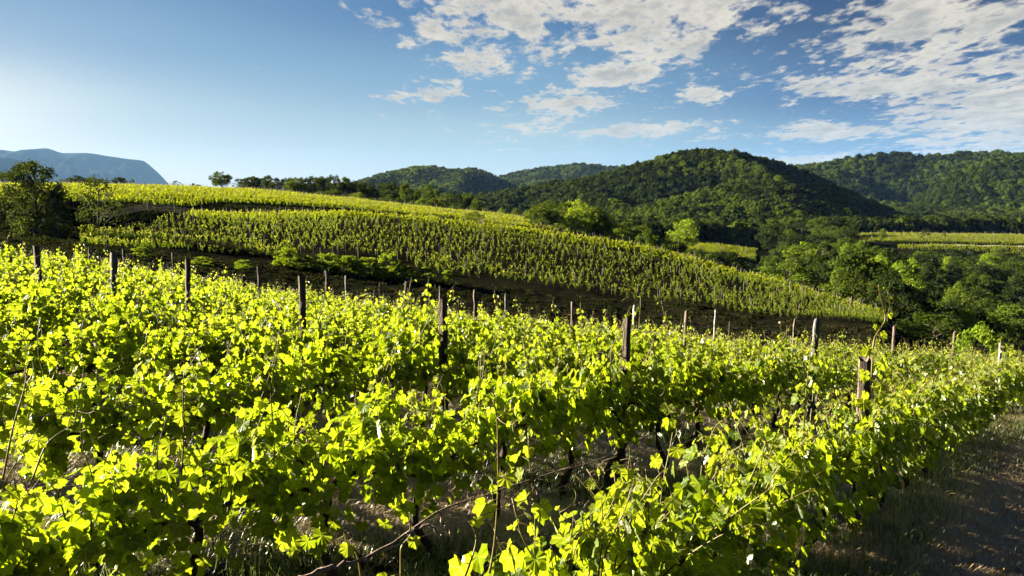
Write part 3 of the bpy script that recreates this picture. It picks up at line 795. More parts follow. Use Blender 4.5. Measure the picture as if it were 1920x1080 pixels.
# ------------------------------------------------------------------ the sparse vines at the near end of the lane row and the tall single shoots
def shoot_mesh(path, rad0, leaf_specs, rg, tpl=LF, tendrils=0):
    """one cane with its own leaves: path in local metres, leaf_specs = (position 0..1, size, out vector, normal)"""
    sh = Geo(); path = np.array(path, float); q = pchip(np.arange(len(path)), path, np.linspace(0, len(path) - 1, 24))
    sh.tube(q, np.linspace(rad0, rad0 * .45, 24), 6)
    pos, nr, tp, sz = [], [], [], []
    for (k, size, out_, nor) in leaf_specs:
        b_ = np.array([np.interp(k, np.linspace(0, 1, 24), q[:, c_]) for c_ in range(3)]); e = b_ + np.array(out_)
        sh.tube([b_, (b_ + e) / 2 + [0, 0, .01], e], [.0022, .0018, .0015], 4, cap=False)
        pos.append(e); nr.append(nor); tp.append(np.array(out_) * 3 + [0, 0, -.35]); sz.append(size)
    for _ in range(tendrils):
        k = rg.uniform(.3, 1); b_ = np.array([np.interp(k, np.linspace(0, 1, 24), q[:, c_]) for c_ in range(3)])
        tk = np.linspace(0, 1, 14); d = rg.normal(0, 1, 3); d[2] = abs(d[2]); d /= np.linalg.norm(d); r0 = .03; ph = rg.uniform(0, 6)
        td = b_ + d * (tk * .16)[:, None] + np.stack([r0 * (np.cos(tk * 7 + ph) - math.cos(ph)), 0 * tk, r0 * (np.sin(tk * 7 + ph) - math.sin(ph))], 1) * tk[:, None]
        sh.tube(td, np.linspace(.0022, .001, 14), 4, cap=False)
    V, T, ti, lu = leaves(np.array(pos), np.array(nr), np.array(tp), np.array(sz), tpl, rg, np.full(len(pos), .45), cup=.3)
    return sh, (V, T, ti, lu)


def wild_vine(name, base_xy, canes, label, trunk=True, seed=1, dry=None):
    rg = np.random.default_rng(seed)
    z0 = Hs(*base_xy); root = empty(name, (base_xy[0], base_xy[1], z0)); tag(root, label, 'grapevine', 'grapevines trained on wires in the near vineyard')
    if trunk:
        g_ = Geo(); q = pchip(np.arange(4), np.array([[0, 0, -.15], [.03, .01, .25], [-.02, .02, .6], [0, 0, .86]]), np.linspace(0, 3, 12)); g_.tube(q, np.linspace(.035, .02, 12), 7, .12)
        ob('trunk', g_.mesh('trunk', M_trunk), root)
    if dry:
        g_ = Geo()
        for pth, r_ in dry:
            pth = np.array([[x, y, z] for x, y, z in pth], float) - np.array([base_xy[0], base_xy[1], z0]); q = pchip(np.arange(len(pth)), pth, np.linspace(0, len(pth) - 1, 16)); q += rg.normal(0, .004, q.shape)
            g_.tube(q, np.linspace(r_, r_ * .6, 16) * (1 + rg.normal(0, .15, 16)), 6, .1)
        ob('cane', g_.mesh('cane', M_dry), root)
    for pth, r_, specs, td in canes:
        pth = np.array(pth, float) - np.array([base_xy[0], base_xy[1], z0])
        sh, (V, T, ti, lu) = shoot_mesh(pth, r_, specs, rg, tendrils=td)
        so = ob('shoot', sh.mesh('shoot', M_cane), root)
        ob('foliage', mesh('foliage', V, T, M_vine, {'tint': ti, 'luv': lu}), so)


def ondist(r, px, py):
    """the point where a line of sight meets the vertical plane of a row"""
    s, q, z = row_s(r, px, py); return (q[0], q[1], z)


rgl = np.random.default_rng(5)


def rspec(k, size): o_ = rgl.normal(0, .05, 3); return (k, size, o_, np.array([rgl.normal(0, .3), -1, rgl.uniform(0, .8)]))


A = lambda px, py: ondist('A', px, py)
s1, q1, _ = row_s('A', 925, 900)
wild_vine('grape_vine', q1, [
    ([A(918, 1075), A(928, 1010), A(934, 900), A(933, 800), A(925, 750)], .006,
     [(.42, .10, (-.05, -.02, -.02), (.2, -1, .3)), (.50, .075, (.03, -.02, .02), (.1, -1, .6)), (.25, .11, (.06, -.03, -.06), (.7, -.6, .5)), (.80, .05, (.03, 0, .03), (0, -1, .4)), (.9, .04, (-.03, 0, .03), (0, -1, .4))], 2),
    ([A(752, 1100), A(752, 1030), A(770, 1000), A(768, 960)], .005, [(.5, .05, (.03, -.02, .01), (0, -1, .3)), (.1, .08, (-.04, -.05, 0), (0, -1, .5))], 1),
    ([A(860, 1110), A(880, 1060), A(893, 1010), A(880, 975)], .005, [(.35, .15, (-.03, -.03, .0), (.9, -.5, .2)), (.9, .05, (.02, 0, .02), (0, -1, .3))], 2),
    ([A(990, 1100), A(1000, 1040), A(1005, 1005)], .004, [(.3, .07, (.02, -.02, 0), (.3, -1, .2)), (.8, .04, (.02, -.01, .02), (0, -1, .2))], 0),
    ([A(680, 1100), A(672, 1050), A(665, 1030)], .005, [(.9, .05, (-.02, -.02, .02), (0, -1, .3))], 0),
], 'sparse vine with bare canes and one tall brown shoot at the bottom centre', dry=[
    ([A(640, 1062), A(700, 1040), A(760, 1000), A(830, 955), A(900, 930), A(1010, 895), A(1140, 855)], .0038),
    ([A(560, 1085), A(640, 1060), A(700, 1045)], .007), ([A(820, 955), A(835, 990), A(850, 1010)], .004), ([A(1000, 900), A(1010, 940), A(1015, 970)], .004),
    ([A(760, 1000), A(800, 985), A(830, 1010)], .005)], seed=11)
s2, q2, _ = row_s('A', 1190, 900)
wild_vine('grape_vine', q2, [
    ([A(1150, 1080), A(1165, 980), A(1185, 900), A(1180, 840)], .0042, [rspec(k, .11 - .05 * k) for k in (.1, .2, .35, .5, .62, .7, .8, .92)], 2),
    ([A(1230, 1080), A(1240, 930), A(1262, 800), A(1245, 745)], .0042, [rspec(k, .12 - .06 * k) for k in (.1, .2, .3, .45, .55, .7, .85)], 3),
    ([A(1330, 1000), A(1345, 880), A(1370, 870), A(1350, 800)], .0035, [rspec(k, .10 - .05 * k) for k in (.2, .35, .5, .7, .9)], 2),
    ([A(1440, 900), A(1462, 800), A(1455, 770), A(1470, 745)], .0035, [rspec(k, .10 - .05 * k) for k in (.2, .4, .6, .8)], 2),
    ([A(1120, 1090), A(1130, 1000), A(1128, 930)], .005, [rspec(k, .12 - .04 * k) for k in (.1, .3, .5, .8)], 1),
], 'vine with loose upright shoots where the leaves of the lane row begin', seed=12)
s3, q3, _ = row_s('A', 1640, 700)
wild_vine('grape_vine', q3, [
    ([A(1625, 780), A(1635, 690), A(1638, 640), A(1660, 598), A(1652, 560), A(1647, 535)], .010,
     [(.25, .12, (.07, -.03, -.03), (.4, -1, .4)), (.32, .12, (-.06, -.03, .0), (-.2, -1, .5)), (.45, .09, (.06, -.02, .02), (.3, -1, .5)), (.52, .07, (-.05, -.02, .01), (0, -1, .6)), (.66, .065, (.04, -.02, -.02), (.4, -.8, .3))], 1),
    ([A(1660, 598), A(1668, 575), A(1663, 545), A(1658, 532)], .0035, [(.5, .035, (.02, -.01, .01), (0, -1, .4)), (.75, .03, (-.02, 0, .01), (0, -1, .4))], 1),
    ([A(1700, 770), A(1690, 720), A(1665, 690)], .005, [rspec(k, .15 - .04 * k) for k in (.2, .4, .55, .7, .85, .95)], 1),
    ([A(1600, 830), A(1612, 770), A(1618, 720), A(1606, 690)], .005, [(k, .14 - .03 * k, (rgl.normal(0, .05), -.09, rgl.normal(0, .04)), (rgl.normal(0, .4), -1, .4)) for k in (.15, .3, .42, .55, .65, .78, .88, .97)], 1),
    ([A(1640, 830), A(1648, 770), A(1640, 740)], .005, [(k, .14, (rgl.normal(0, .05), -.10, rgl.normal(0, .04)), (rgl.normal(0, .4), -1, .4)) for k in (.2, .4, .6, .8, .95)], 1),
], 'vine throwing one tall reddish shoot high above the thick rotten-topped post', seed=13)
s4, q4, _ = row_s('B', 10, 850)
Bq = lambda px, py: ondist('B', px, py)
s5, q5, _ = row_s('B', 110, 900)
wild_vine('grape_vine', q5, [
    ([Bq(5, 900), Bq(25, 800), Bq(45, 730), Bq(55, 680)], .005, [rspec(k, .11 - .05 * k) for k in (.2, .4, .6, .8, .95)], 3),
    ([Bq(60, 900), Bq(90, 830), Bq(140, 790), Bq(145, 760)], .005, [rspec(k, .10 - .05 * k) for k in (.3, .6, .9)], 4),
    ([Bq(340, 900), Bq(345, 790), Bq(343, 745), Bq(345, 700)], .005, [rspec(k, .12 - .07 * k) for k in (.2, .35, .5, .6, .85)], 2),
    ([Bq(600, 960), Bq(605, 880), Bq(600, 820), Bq(592, 800)], .005, [rspec(k, .11 - .06 * k) for k in (.2, .35, .5, .65)], 2),
], 'vine with tangled orange tendrils at the left edge of the second row', seed=14)

# ------------------------------------------------------------------ grass and straw in the lane and between the near rows
def blades(seed, n, h, spread, wd, flat=0.0):
    rg = np.random.default_rng(seed); V, Q_, ti = [], [], []
    for k in range(n):
        b_ = rg.normal(0, spread, 2); an = rg.uniform(0, 6.28); L = h * rg.uniform(.5, 1.2); be = rg.uniform(.1, .6)
        d = np.array([math.cos(an), math.sin(an)])
        pts = []
        for t_ in (0, .4, .75, 1):
            if flat: p_ = np.array([*(b_ + d * L * t_ + np.array([-d[1], d[0]]) * L * .12 * math.sin(t_ * 3 + k)), .008 + rg.uniform(0, flat) + .03 * math.sin(t_ * 3.1)])
            else: p_ = np.array([*(b_ + d * L * be * t_ ** 2), L * t_ * (1 - .3 * be * t_)])
            w_ = wd * (1 - t_ * .85); s_ = np.array([-d[1], d[0], 0]) * w_
            pts += [p_ - s_, p_ + s_]
        o_ = len(V) * 8; V.append(pts)
        for i_ in range(3): Q_.append([o_ + 2 * i_, o_ + 2 * i_ + 1, o_ + 2 * i_ + 3, o_ + 2 * i_ + 2])
        ti += [(rg.random(), 0, 0)] * 8
    return np.array(V).reshape(-1, 3), np.array(Q_), np.array(ti)


gt = [mesh('grass_tuft', *(lambda v: (v[0], v[1], M_grass, {'tint': v[2]}))(blades(300 + k, 34, .17, .06, .0035))) for k in range(4)]
stw = [mesh('straw_patch', *(lambda v: (v[0], v[1], M_straw, {'tint': v[2]}))(blades(400 + k, 70, .22, .11, .0022, .05))) for k in range(4)]
gp_, sp_ = [], []
for _ in range(60000):
    s = random.uniform(-.5, 30); pp = random.uniform(-12, 7)
    q = s * RD + pp * RP
    if q[1] < 1.5 or not -.75 < q[0] / q[1] < .75: continue
    d = math.hypot(*q)
    if random.random() > min(1, (9 / d) ** 1.6): continue
    n_ = float(vnoise(np.array(q[0] * .9), np.array(q[1] * .9), 4)); e_ = (pp + 1.9) / 2.25 % 1.0
    rowside = min(e_, 1 - e_)
    if -2.5 < pp < -1.35 and len(gp_) < 5600: gp_.append((*q, n_))
    elif pp > 4.0 or pp < -1.9:
        if n_ > .42 and len(gp_) < 5200: gp_.append((*q, n_))
    elif (pp < -1.3 or n_ > .82) and len(gp_) < 5200: gp_.append((*q, n_))
    if (n_ < .60 or (-1.2 < pp < 3.5 and n_ < .8)) and len(sp_) < 9000 and random.random() < .75: sp_.append((*q, n_))
def place(lst, lo, hi): return [(x, y, Hs(x, y) + .0) for x, y, _ in lst], [(random.uniform(-.12, .12), random.uniform(-.12, .12), random.uniform(0, 6.28)) for _ in lst], np.repeat(rng.uniform(lo, hi, (len(lst), 1)), 3, 1), rng.integers(0, 4, len(lst))
for _ in range(9000):
    s = random.uniform(0, 26); pp = random.gauss(.9, 1.0); q = s * RD + pp * RP
    if q[1] < 1.5 or q[0] / q[1] > .78 or pp < -1.0: continue
    if vnoise(np.array(q[0] * .8), np.array(q[1] * .8), 14) > .42 and random.random() < min(1, 10 / math.hypot(*q)): sp_.append((*q, 0))
gn_stuff('grass', *place(gp_, .6, 1.5), gt, 'tufts of green grass under the vines and beside the lane')
gn_stuff('straw', *place(sp_, .7, 1.7), stw, 'dry cut straw lying on the lane and between the rows')

# ------------------------------------------------------------------ young vineyard on the slope across the gully
def young_variant(seed, hgt=1.35, nl=52, mat=None, size=.17):
    rg = np.random.default_rng(seed); tr = Geo()
    tr.tube([[0, 0, -.1], [.01, 0, .3], [0, .01, .55]], [.02, .018, .014], 5)
    ns = rg.integers(2, 5); pos, ag = [], []
    for _ in range(ns):
        tilt = rg.normal(0, .26, 2); k = rg.uniform(0, 1, nl // ns)
        top = hgt * rg.uniform(.75, 1.1)
        z = .35 + (top - .35) * k
        pos.append(np.stack([tilt[0] * k * 1.1 + rg.normal(0, .09, len(k)) * (1.2 - k), tilt[1] * k + rg.normal(0, .09, len(k)) * (1.2 - k), z], 1)); ag.append(np.clip(k * 1.4 - .5, 0, 1))
    pos = np.vstack(pos); n_ = len(pos)
    V, T, ti, lu = leaves(pos, rg.normal(0, 1, (n_, 3)) + [0, 0, .5], rg.normal(0, 1, (n_, 3)) + [0, 0, -.5], rg.uniform(.6, 1.2, n_) * size, LC if size < .2 else LQ, rg, np.concatenate(ag))
    return tr.mesh('trunk', M_trunk), mesh('foliage', V, T, mat or M_young, {'tint': ti})


yv = [young_variant(500 + k, hgt=1.2 + .12 * (k % 4)) for k in range(8)]
YTOE = lambda u: np.interp(u, [ray(a, 500)[0] for a in (170, 420, 640, 960, 1280, 1500, 1660)], [112, 116, 118, 118, 111, 104, 103])
YCR = lambda u: np.interp(u, [ray(a, 500)[0] for a in (170, 420, 640, 960, 1280, 1500, 1660)], [140, 160, 176, 170, 158, 140, 117])
# rows follow the contour; the nearest show separate plants, the topmost blend into a hedge
yp, stakes = [], []
top_rows = []
FR = [k / 15 * .80 for k in range(15)] + [.82 + .032 * k for k in range(7)]
for k, f_ in enumerate(FR):
    u = -.54 + .012 * (k % 2) if k < 15 else -.40
    topband = k >= 15
    while u < .475:
        Yd = float(YTOE(u) + (YCR(u) - YTOE(u)) * f_ ** 1.05) + random.uniform(-.12, .12)
        x = u * Yd
        gap = vnoise(np.array(x * .05 + 3), np.array(k * .7), 6)
        bush_zone = (ray(520, 1)[0] < u < ray(770, 1)[0]) and f_ < .16
        if topband:
            if random.random() < .93: top_rows.append((x, Yd))
        elif random.random() < (.90 if gap > .25 else .6) and not bush_zone: yp.append((x, Yd, f_))
        if random.random() < .13: stakes.append((x + .3, Yd, f_))
        u += (.8 if topband else random.uniform(.85, 1.15)) / Yd
yp.sort(key=lambda a_: a_[1]); 
ground_bump = lambda x, y: float((fbm(np.array([x * .12]), np.array([y * .12]), 4, 9)[0] - .45) * .9)
def gz(x, y):
    r_ = math.hypot(x, y); kf = min(1, max(0, (r_ - 38) / 20))
    return Hs(x, y) + ground_bump(x, y) * kf * min(1, max(.3, 1 - (r_ - 100) / 3000))
front = yp[:296]; fs = set(id(a_) for a_ in front); back_ = [a_ for a_ in yp if id(a_) not in fs]
for (x, y, f_) in front:
    k = random.randrange(8); sc = random.uniform(.8, 1.15)
    pxv = x / y
    where = 'above the bushes' if pxv < -.12 else ('mid slope foot' if pxv < .15 else 'low right end')
    root = empty('young_vine', (x, y, gz(x, y) - .03), random.uniform(0, 6.28), sc)
    tag(root, 'small young vine in the lowest rows across the gully, ' + where, 'young vine', 'young vines on the terraced slope, ' + where)
    ob('trunk', yv[k][0], root); ob('foliage', yv[k][1], root)
yj = [joined('young_mass', v_) for v_ in yv]
sc = np.array([(1 + .35 * max(0, (a_[2] - .75) * 4)) for a_ in back_])
gn_stuff('young_vines', [(x, y, gz(x, y) - .03) for x, y, _ in back_], [(0, 0, random.uniform(0, 6.28)) for _ in back_], (sc[:, None] * rng.uniform(.78, 1.15, (len(back_), 1))) * np.array([[1.1, 1.1, 1]]), rng.integers(0, 8, len(back_)), yj,
         'rows of young vines covering the upper slope across the gully')
def stake_mesh(seed, h, wd):
    rg = np.random.default_rng(seed); g_ = Geo(); g_.tube([[0, 0, -.2], [rg.normal(0, .02), 0, h * .5], [rg.normal(0, .04), rg.normal(0, .03), h]], [wd * .75, wd * .7, wd * .6], 6, .06); return g_.mesh('stake', M_stake)
stk = [stake_mesh(k, 1.75 + .1 * k, .038) for k in range(5)]
stakes.sort(key=lambda a_: a_[1])
for (x, y, f_) in stakes[:290]:
    w_ = 'left part' if x / y < -.12 else ('middle' if x / y < .15 else 'right part')
    o = ob('stake', stk[random.randrange(5)], None, (x, y, gz(x, y)), (random.uniform(-.05, .05), random.uniform(-.05, .05), random.uniform(0, 6)))
    tag(o, 'thin pale stake among the young vines across the gully, %s of the slope' % w_, 'stake', 'stakes of the young vineyard, ' + w_)
far_stakes = [(x, y) for x, y, f_ in stakes[290:]]

# upper terrace vineyard (left) and the far terraces (right)
uv = [young_variant(600 + k, hgt=1.5, nl=80, mat=M_upper, size=.2) for k in range(6)]
uj = [joined('terrace_mass', v_) for v_ in uv]
up = [(x, y) for x, y in top_rows]
def band(px0, px1, ya, yb, dy, step, stake_every=6, jitter=.2):
    """rows of trained vines on a terrace between two compass bearings"""
    pxs = np.array([a for a, _ in ya]); us = np.array([ray(a, 400)[0] for a in pxs]); y0 = np.array([b for _, b in ya]); y1 = np.array([b for _, b in yb])
    nrow = int((y1 - y0).max() / dy)
    for k in range(nrow + 1):
        u = ray(px0, 400)[0]
        cnt = 0
        while u < ray(px1, 400)[0]:
            Yd = float(np.interp(u, us, y0) + (np.interp(u, us, y1) - np.interp(u, us, y0)) * k / nrow); x = u * Yd
            if random.random() < .95: up.append((x, Yd + random.uniform(-jitter, jitter)))
            cnt += 1
            if cnt % stake_every == 0 and random.random() < .75: far_stakes.append((x + random.uniform(-.3, .3), Yd))
            u += step * random.uniform(.85, 1.15) / Yd
band(-150, 1045, [(-150, 140), (100, 144), (200, 150), (420, 183), (640, 199), (800, 202), (960, 204), (1045, 205)], [(-150, 238), (100, 240), (200, 244), (420, 262), (640, 266), (800, 256), (960, 250), (1045, 238)], 2.3, .8)
band(1590, 2100, [(1590, 366), (1750, 360), (1920, 360), (2100, 360)], [(1590, 410), (1750, 410), (1920, 410), (2100, 410)], 2.0, .7)
band(1690, 2100, [(1690, 338), (1750, 334), (1920, 330), (2100, 330)], [(1690, 348), (1750, 348), (1920, 348), (2100, 348)], 2.8, 1.1)
band(1220, 1420, [(1220, 300), (1320, 296), (1420, 300)], [(1220, 338), (1320, 342), (1420, 338)], 2.2, .8, 12)
n = len(up)
gn_stuff('terrace_vines', [(x, y, gz(x, y) - .03) for x, y in up], [(0, 0, random.uniform(0, 6.28)) for _ in up], np.repeat(rng.uniform(.8, 1.1, (n, 1)), 3, 1) * [[1.3, 1.3, .95]], rng.integers(0, 6, n), uj,
         'dense yellow green vine rows on the upper and far terraces')
n = len(far_stakes)
gn_stuff('terrace_stakes', [(x, y, gz(x, y)) for x, y in far_stakes], rng.uniform(-.05, .05, (n, 3)), rng.uniform(.9, 1.2, (n, 3)), rng.integers(0, 5, n), stk, 'pale stakes far off among the terrace vine rows')

# protective net along the left end of the young vineyard
net = empty('net_fence', (*XY(330, 150), gz(*XY(330, 150)))); tag(net, 'sagging grey net fence along the upper left edge of the young vineyard', 'fence')
npts = [XY(a, b) for a, b in ((185, 141), (230, 143), (280, 146), (330, 150), (380, 154), (440, 160), (500, 166))]
org = np.array([*XY(330, 150), gz(*XY(330, 150))])
tt = np.linspace(0, len(npts) - 1, 220); q = pchip(np.arange(len(npts)), np.array(npts), tt); gzs = np.array([gz(*a) for a in q]); sag = 1.45 - .18 * np.abs(np.sin(tt * np.pi))
g_ = Geo()
for k in range(10): g_.tube(np.column_stack([q, gzs + .05 + sag * k / 9]) - org, .008 if k < 9 else .02, 3, cap=False)
for a, zq, s_ in zip(q, gzs, sag): g_.tube(np.array([[*a, zq], [*a, zq + s_]]) - org, .008, 3, cap=False)
ob('netting', g_.mesh('netting', M_net), net)
for k in range(len(npts)):
    g_ = Geo(); g_.tube([[0, 0, -.3], [0, .02, 1.7]], [.045, .04], 7, .05)
    ob('fence_post', g_.mesh('fence_post', M_stake), net, loc=np.array([*npts[k], gz(*npts[k])]) - org)

# ------------------------------------------------------------------ trees
def tree_variant(seed, mat, ncl=46, per=95, card=.34, shape='round', trunk_h=.28, airy=0.0):
    """unit tree: total height 1 x TS metres; clumps of leaf cards round tapering limbs"""
    rg = np.random.default_rng(seed); TS = 10.0
    tr = Geo(); n = 9; k = np.linspace(0, 1, n)
    top = TS * .82; tk = np.stack([.3 * np.sin(k * 2.2 + seed), .3 * np.cos(k * 1.7 + seed) - .3, -.4 + k * top], 1); tk[0, :2] = 0
    tr.tube(tk, np.linspace(.24, .05, n), 8, .08)
    cl = []
    for c_ in range(ncl):
        a = rg.uniform(0, 2 * np.pi); h = rg.beta(1.25, 1.1)
        if shape == 'round': wr = math.sin(math.pi * min(.97, .14 + h * .80)) ** .7
        elif shape == 'low': wr = math.sin(math.pi * min(.97, .30 + h * .64)) ** .6
        else: wr = (1 - h) ** .7 * .8 + .12
        rr_ = rg.uniform(.15 if h < .9 else 0, 1) ** .5 * wr * TS * .42
        zc = TS * (trunk_h + (1 - trunk_h) * .94 * h)
        c0 = np.array([math.cos(a) * rr_, math.sin(a) * rr_ * rg.uniform(.9, 1.1), zc]); cl.append((c0, rg.uniform(.065, .165) * TS * (1 - .3 * h)))
        if c_ % 2 == 0:
            zb = max(TS * trunk_h * .6, zc - rr_ * .9 - .6); b_ = np.array([np.interp(zb, tk[:, 2], tk[:, 0]), np.interp(zb, tk[:, 2], tk[:, 1]), zb])
            mid = (b_ + c0) / 2 + rg.normal(0, .2, 3); tr.tube([b_, mid, c0], [.09, .055, .02], 5)
    pos, nr, tp, sz, ag = [], [], [], [], []
    for c0, r_ in cl:
        m_ = int(per * (r_ / 1.3) ** 1.6 * (1 - airy * rg.random()))
        d = rg.normal(0, 1, (m_, 3)); d /= np.linalg.norm(d, axis=1)[:, None]
        rad_ = r_ * (rg.uniform(.25, 1.12, m_) ** .5) * (1 + .25 * np.sin(d[:, 0] * 5 + c0[0]) * np.cos(d[:, 2] * 4))
        p_ = c0 + d * rad_[:, None] * [1, 1, .78]
        pos.append(p_); nr.append(d + rg.normal(0, .45, (m_, 3)) + [0, 0, .25]); tp.append(rg.normal(0, 1, (m_, 3)) + [0, 0, -.2]); sz.append(rg.uniform(.6, 1.25, m_) * card)
        ag.append(np.full(m_, max(0, rg.normal(.12, .22))))
    V, T, ti, lu = leaves(np.vstack(pos), np.vstack(nr), np.vstack(tp), np.concatenate(sz), LQ, rg, np.clip(np.concatenate(ag), 0, 1), cup=.5)
    return tr.mesh('trunk', M_treebark), mesh('crown', V, T, mat, {'tint': ti})


TV = {
    'tree': [tree_variant(700 + k, M_tree, 60, 150, .30, 'round') for k in range(4)],
    'acacia': [tree_variant(720 + k, M_acacia, 60, 150, .28, 'round', airy=.4) for k in range(4)],
    'dark': [tree_variant(740 + k, M_dark, 50, 150, .32, 'round', trunk_h=.16) for k in range(3)],
    'bright': [tree_variant(770 + k, M_bush, 50, 150, .28, 'round', airy=.3) for k in range(2)],
    'bush': [tree_variant(760 + k, M_bush, 46, 170, .40, 'low', trunk_h=.06) for k in range(3)],
    'open': [tree_variant(780 + k, M_dark, 44, 110, .26, 'round', trunk_h=.12, airy=.6) for k in range(2)],
    'bank': [tree_variant(785, M_dark, 110, 150, .22, 'round', trunk_h=.04, airy=.15)],
    'small': [tree_variant(790 + k, M_dark, 18, 90, .40, 'round', trunk_h=.3, airy=.4) for k in range(2)],
}


def plant(kind, px, ptop, Yd, wpx, label, group=None, name='tree', cat='tree', base=None, var=None, up_=0):
    u, v = ray(px, ptop); x, y = u * Yd, Yd; zg = gz(x, y) if base is None else base
    hgt = v * Yd - zg; hgt = max(hgt, 1.2)
    wd = wpx / F * Yd
    tr_, cr_ = TV[kind][random.randrange(len(TV[kind])) if var is None else var]
    root = empty(name, (x, y, zg - .1), random.uniform(0, 6.28), (wd / 9.2, wd / 9.2, hgt / 9.9))
    tag(root, label, cat, group)
    ob('trunk', tr_, root); ob('crown', cr_, root)
    return root


# trees one can point at
plant('bank', 58, 296, 126, 125, 'large dark bushy tree standing on the bank at the left edge', base=gz(*XY(58, 124)) - .6, var=0)
plant('bank', 98, 352, 123, 62, 'low leafy bush leaning out of the large dark tree on its right', name='shrub', cat='bush')
plant('open', 182, 329, 137, 100, 'ragged smaller tree on the bank right of the large dark bushy one', base=gz(*XY(182, 139)) - 1, var=1)
plant('dark', 224, 331, 262, 30, 'small round dark tree on the horizon below the mountain')
plant('small', 247, 335, 268, 14, 'tiny spindly tree beside the round dark one on the horizon')
plant('open', 330, 338, 262, 26, 'wispy little tree at the foot of the mountain drop')
plant('small', 361, 343, 272, 16, 'very small tree left of the tall skyline tree')
plant('tree', 413, 321, 268, 40, 'tall uneven tree standing out on the skyline left of centre')
plant('open', 448, 334, 272, 30, 'smaller tree touching the tall skyline tree on its right')
plant('bright', 1285, 411, 285, 66, 'bright round green tree alone at the edge of the lit meadow', var=1)
plant('acacia', 1270, 448, 262, 30, 'low pale bush at the foot of the bright round tree')
plant('acacia', 888, 396, 200, 44, 'yellow green tree standing inside the upper vine rows')
plant('small', 1735, 428, 368, 20, 'small dark sapling rising from the far sunlit terrace')
plant('small', 1771, 434, 372, 9, 'tiny sapling right of the dark one on the far terrace')
plant('acacia', 1655, 428, 362, 14, 'thin pale sapling at the left end of the far terrace')
plant('dark', 12, 322, 300, 60, 'low dark tree behind the vines at the far left edge')
plant('dark', 140, 328, 300, 45, 'broad low dark tree behind the vines left of the round one')
plant('dark', 172, 332, 310, 40, 'low dark tree merging with a broad one below the mountain')
for k, (px, pt, wp) in enumerate([(538, 462, 42), (572, 478, 40), (612, 474, 48), (650, 478, 46), (690, 482, 44), (728, 474, 44), (765, 498, 30), (800, 500, 34), (838, 505, 20), (455, 486, 30), (380, 480, 36), (262, 462, 30)]):
    nm = ['tallest light green bush at the left end of the bush line', 'second light green bush from the left end of the bush line', 'third light green bush from the left end of the bush line', 'middle light green bush of the bush line', 'broad bush right of the middle of the bush line', 'rounded bush near the right end of the bush line', 'low bush just right of the rounded one', 'low wide bush on the young vineyard edge', 'last tiny bush at the right end of the bush line', 'dim bush left of the bush line', 'dim low bush below the left rows of young vines', 'dim bush near the left end of the young vineyard'][k]
    plant('bush', px, pt, 110 if k < 9 else 104, wp * 1.25, nm, 'bushes along the lower edge of the young vineyard', name='shrub', cat='bush')

# treeline behind the upper terrace
k = 0
for px in range(466, 900, 13):
    top = np.interp(px, [466, 540, 620, 660, 720, 800, 860, 900], [332, 330, 330, 338, 340, 350, 362, 374]) + random.uniform(-5, 5)
    plant(random.choice(['dark', 'dark', 'tree']), px + random.uniform(-5, 5), top, random.uniform(288, 330), random.uniform(26, 42), 'dark bushy tree in the treeline behind the upper terrace', 'treeline behind the upper terrace')
for px in range(600, 1010, 19):
    top = np.interp(px, [600, 660, 760, 860, 960, 1010], [352, 362, 368, 378, 394, 408]) + random.uniform(-4, 6)
    plant(random.choice(['tree', 'acacia', 'tree']), px + random.uniform(-6, 6), top, random.uniform(272, 284), random.uniform(22, 34), 'lighter green tree in the front edge of the treeline along the terrace', 'lighter trees along the back of the upper terrace')
for px in range(270, 400, 17):
    plant('dark', px, 348 + random.uniform(-3, 4), 300, random.uniform(18, 30), 'low distant tree just above the upper vine rows under the mountain', 'low trees under the mountain')

# valley wood: clump below the crest (centre), and the big wood on the right
def wood(n, region, kinds, wr, label, group, yr, hfun, seed):
    rr_ = random.Random(seed); placed = []
    tries = 0
    while len(placed) < n and tries < n * 60:
        tries += 1
        px = rr_.uniform(*region); Yd = rr_.uniform(*yr(px))
        x, y = XY(px, Yd)
        wm = rr_.uniform(*wr)
        if any((x - a) ** 2 + (y - b_) ** 2 < ((wm + c_) * .30) ** 2 for a, b_, c_ in placed): continue
        placed.append((x, y, wm)); zg = gz(x, y); hgt = hfun(px, Yd) * rr_.uniform(.75, 1.2)
        v = (zg + hgt) / y
        kind = rr_.choice(kinds)
        tr_, cr_ = TV[kind][rr_.randrange(len(TV[kind]))]
        root = empty('tree', (x, y, zg - .2), rr_.uniform(0, 6.28), (wm / 9.2, wm / 9.2, hgt / 9.9)); tag(root, label + ', ' + ('light green' if kind in ('acacia', 'bright') else 'deep green'), 'tree', group)
        ob('trunk', tr_, root); ob('crown', cr_, root)


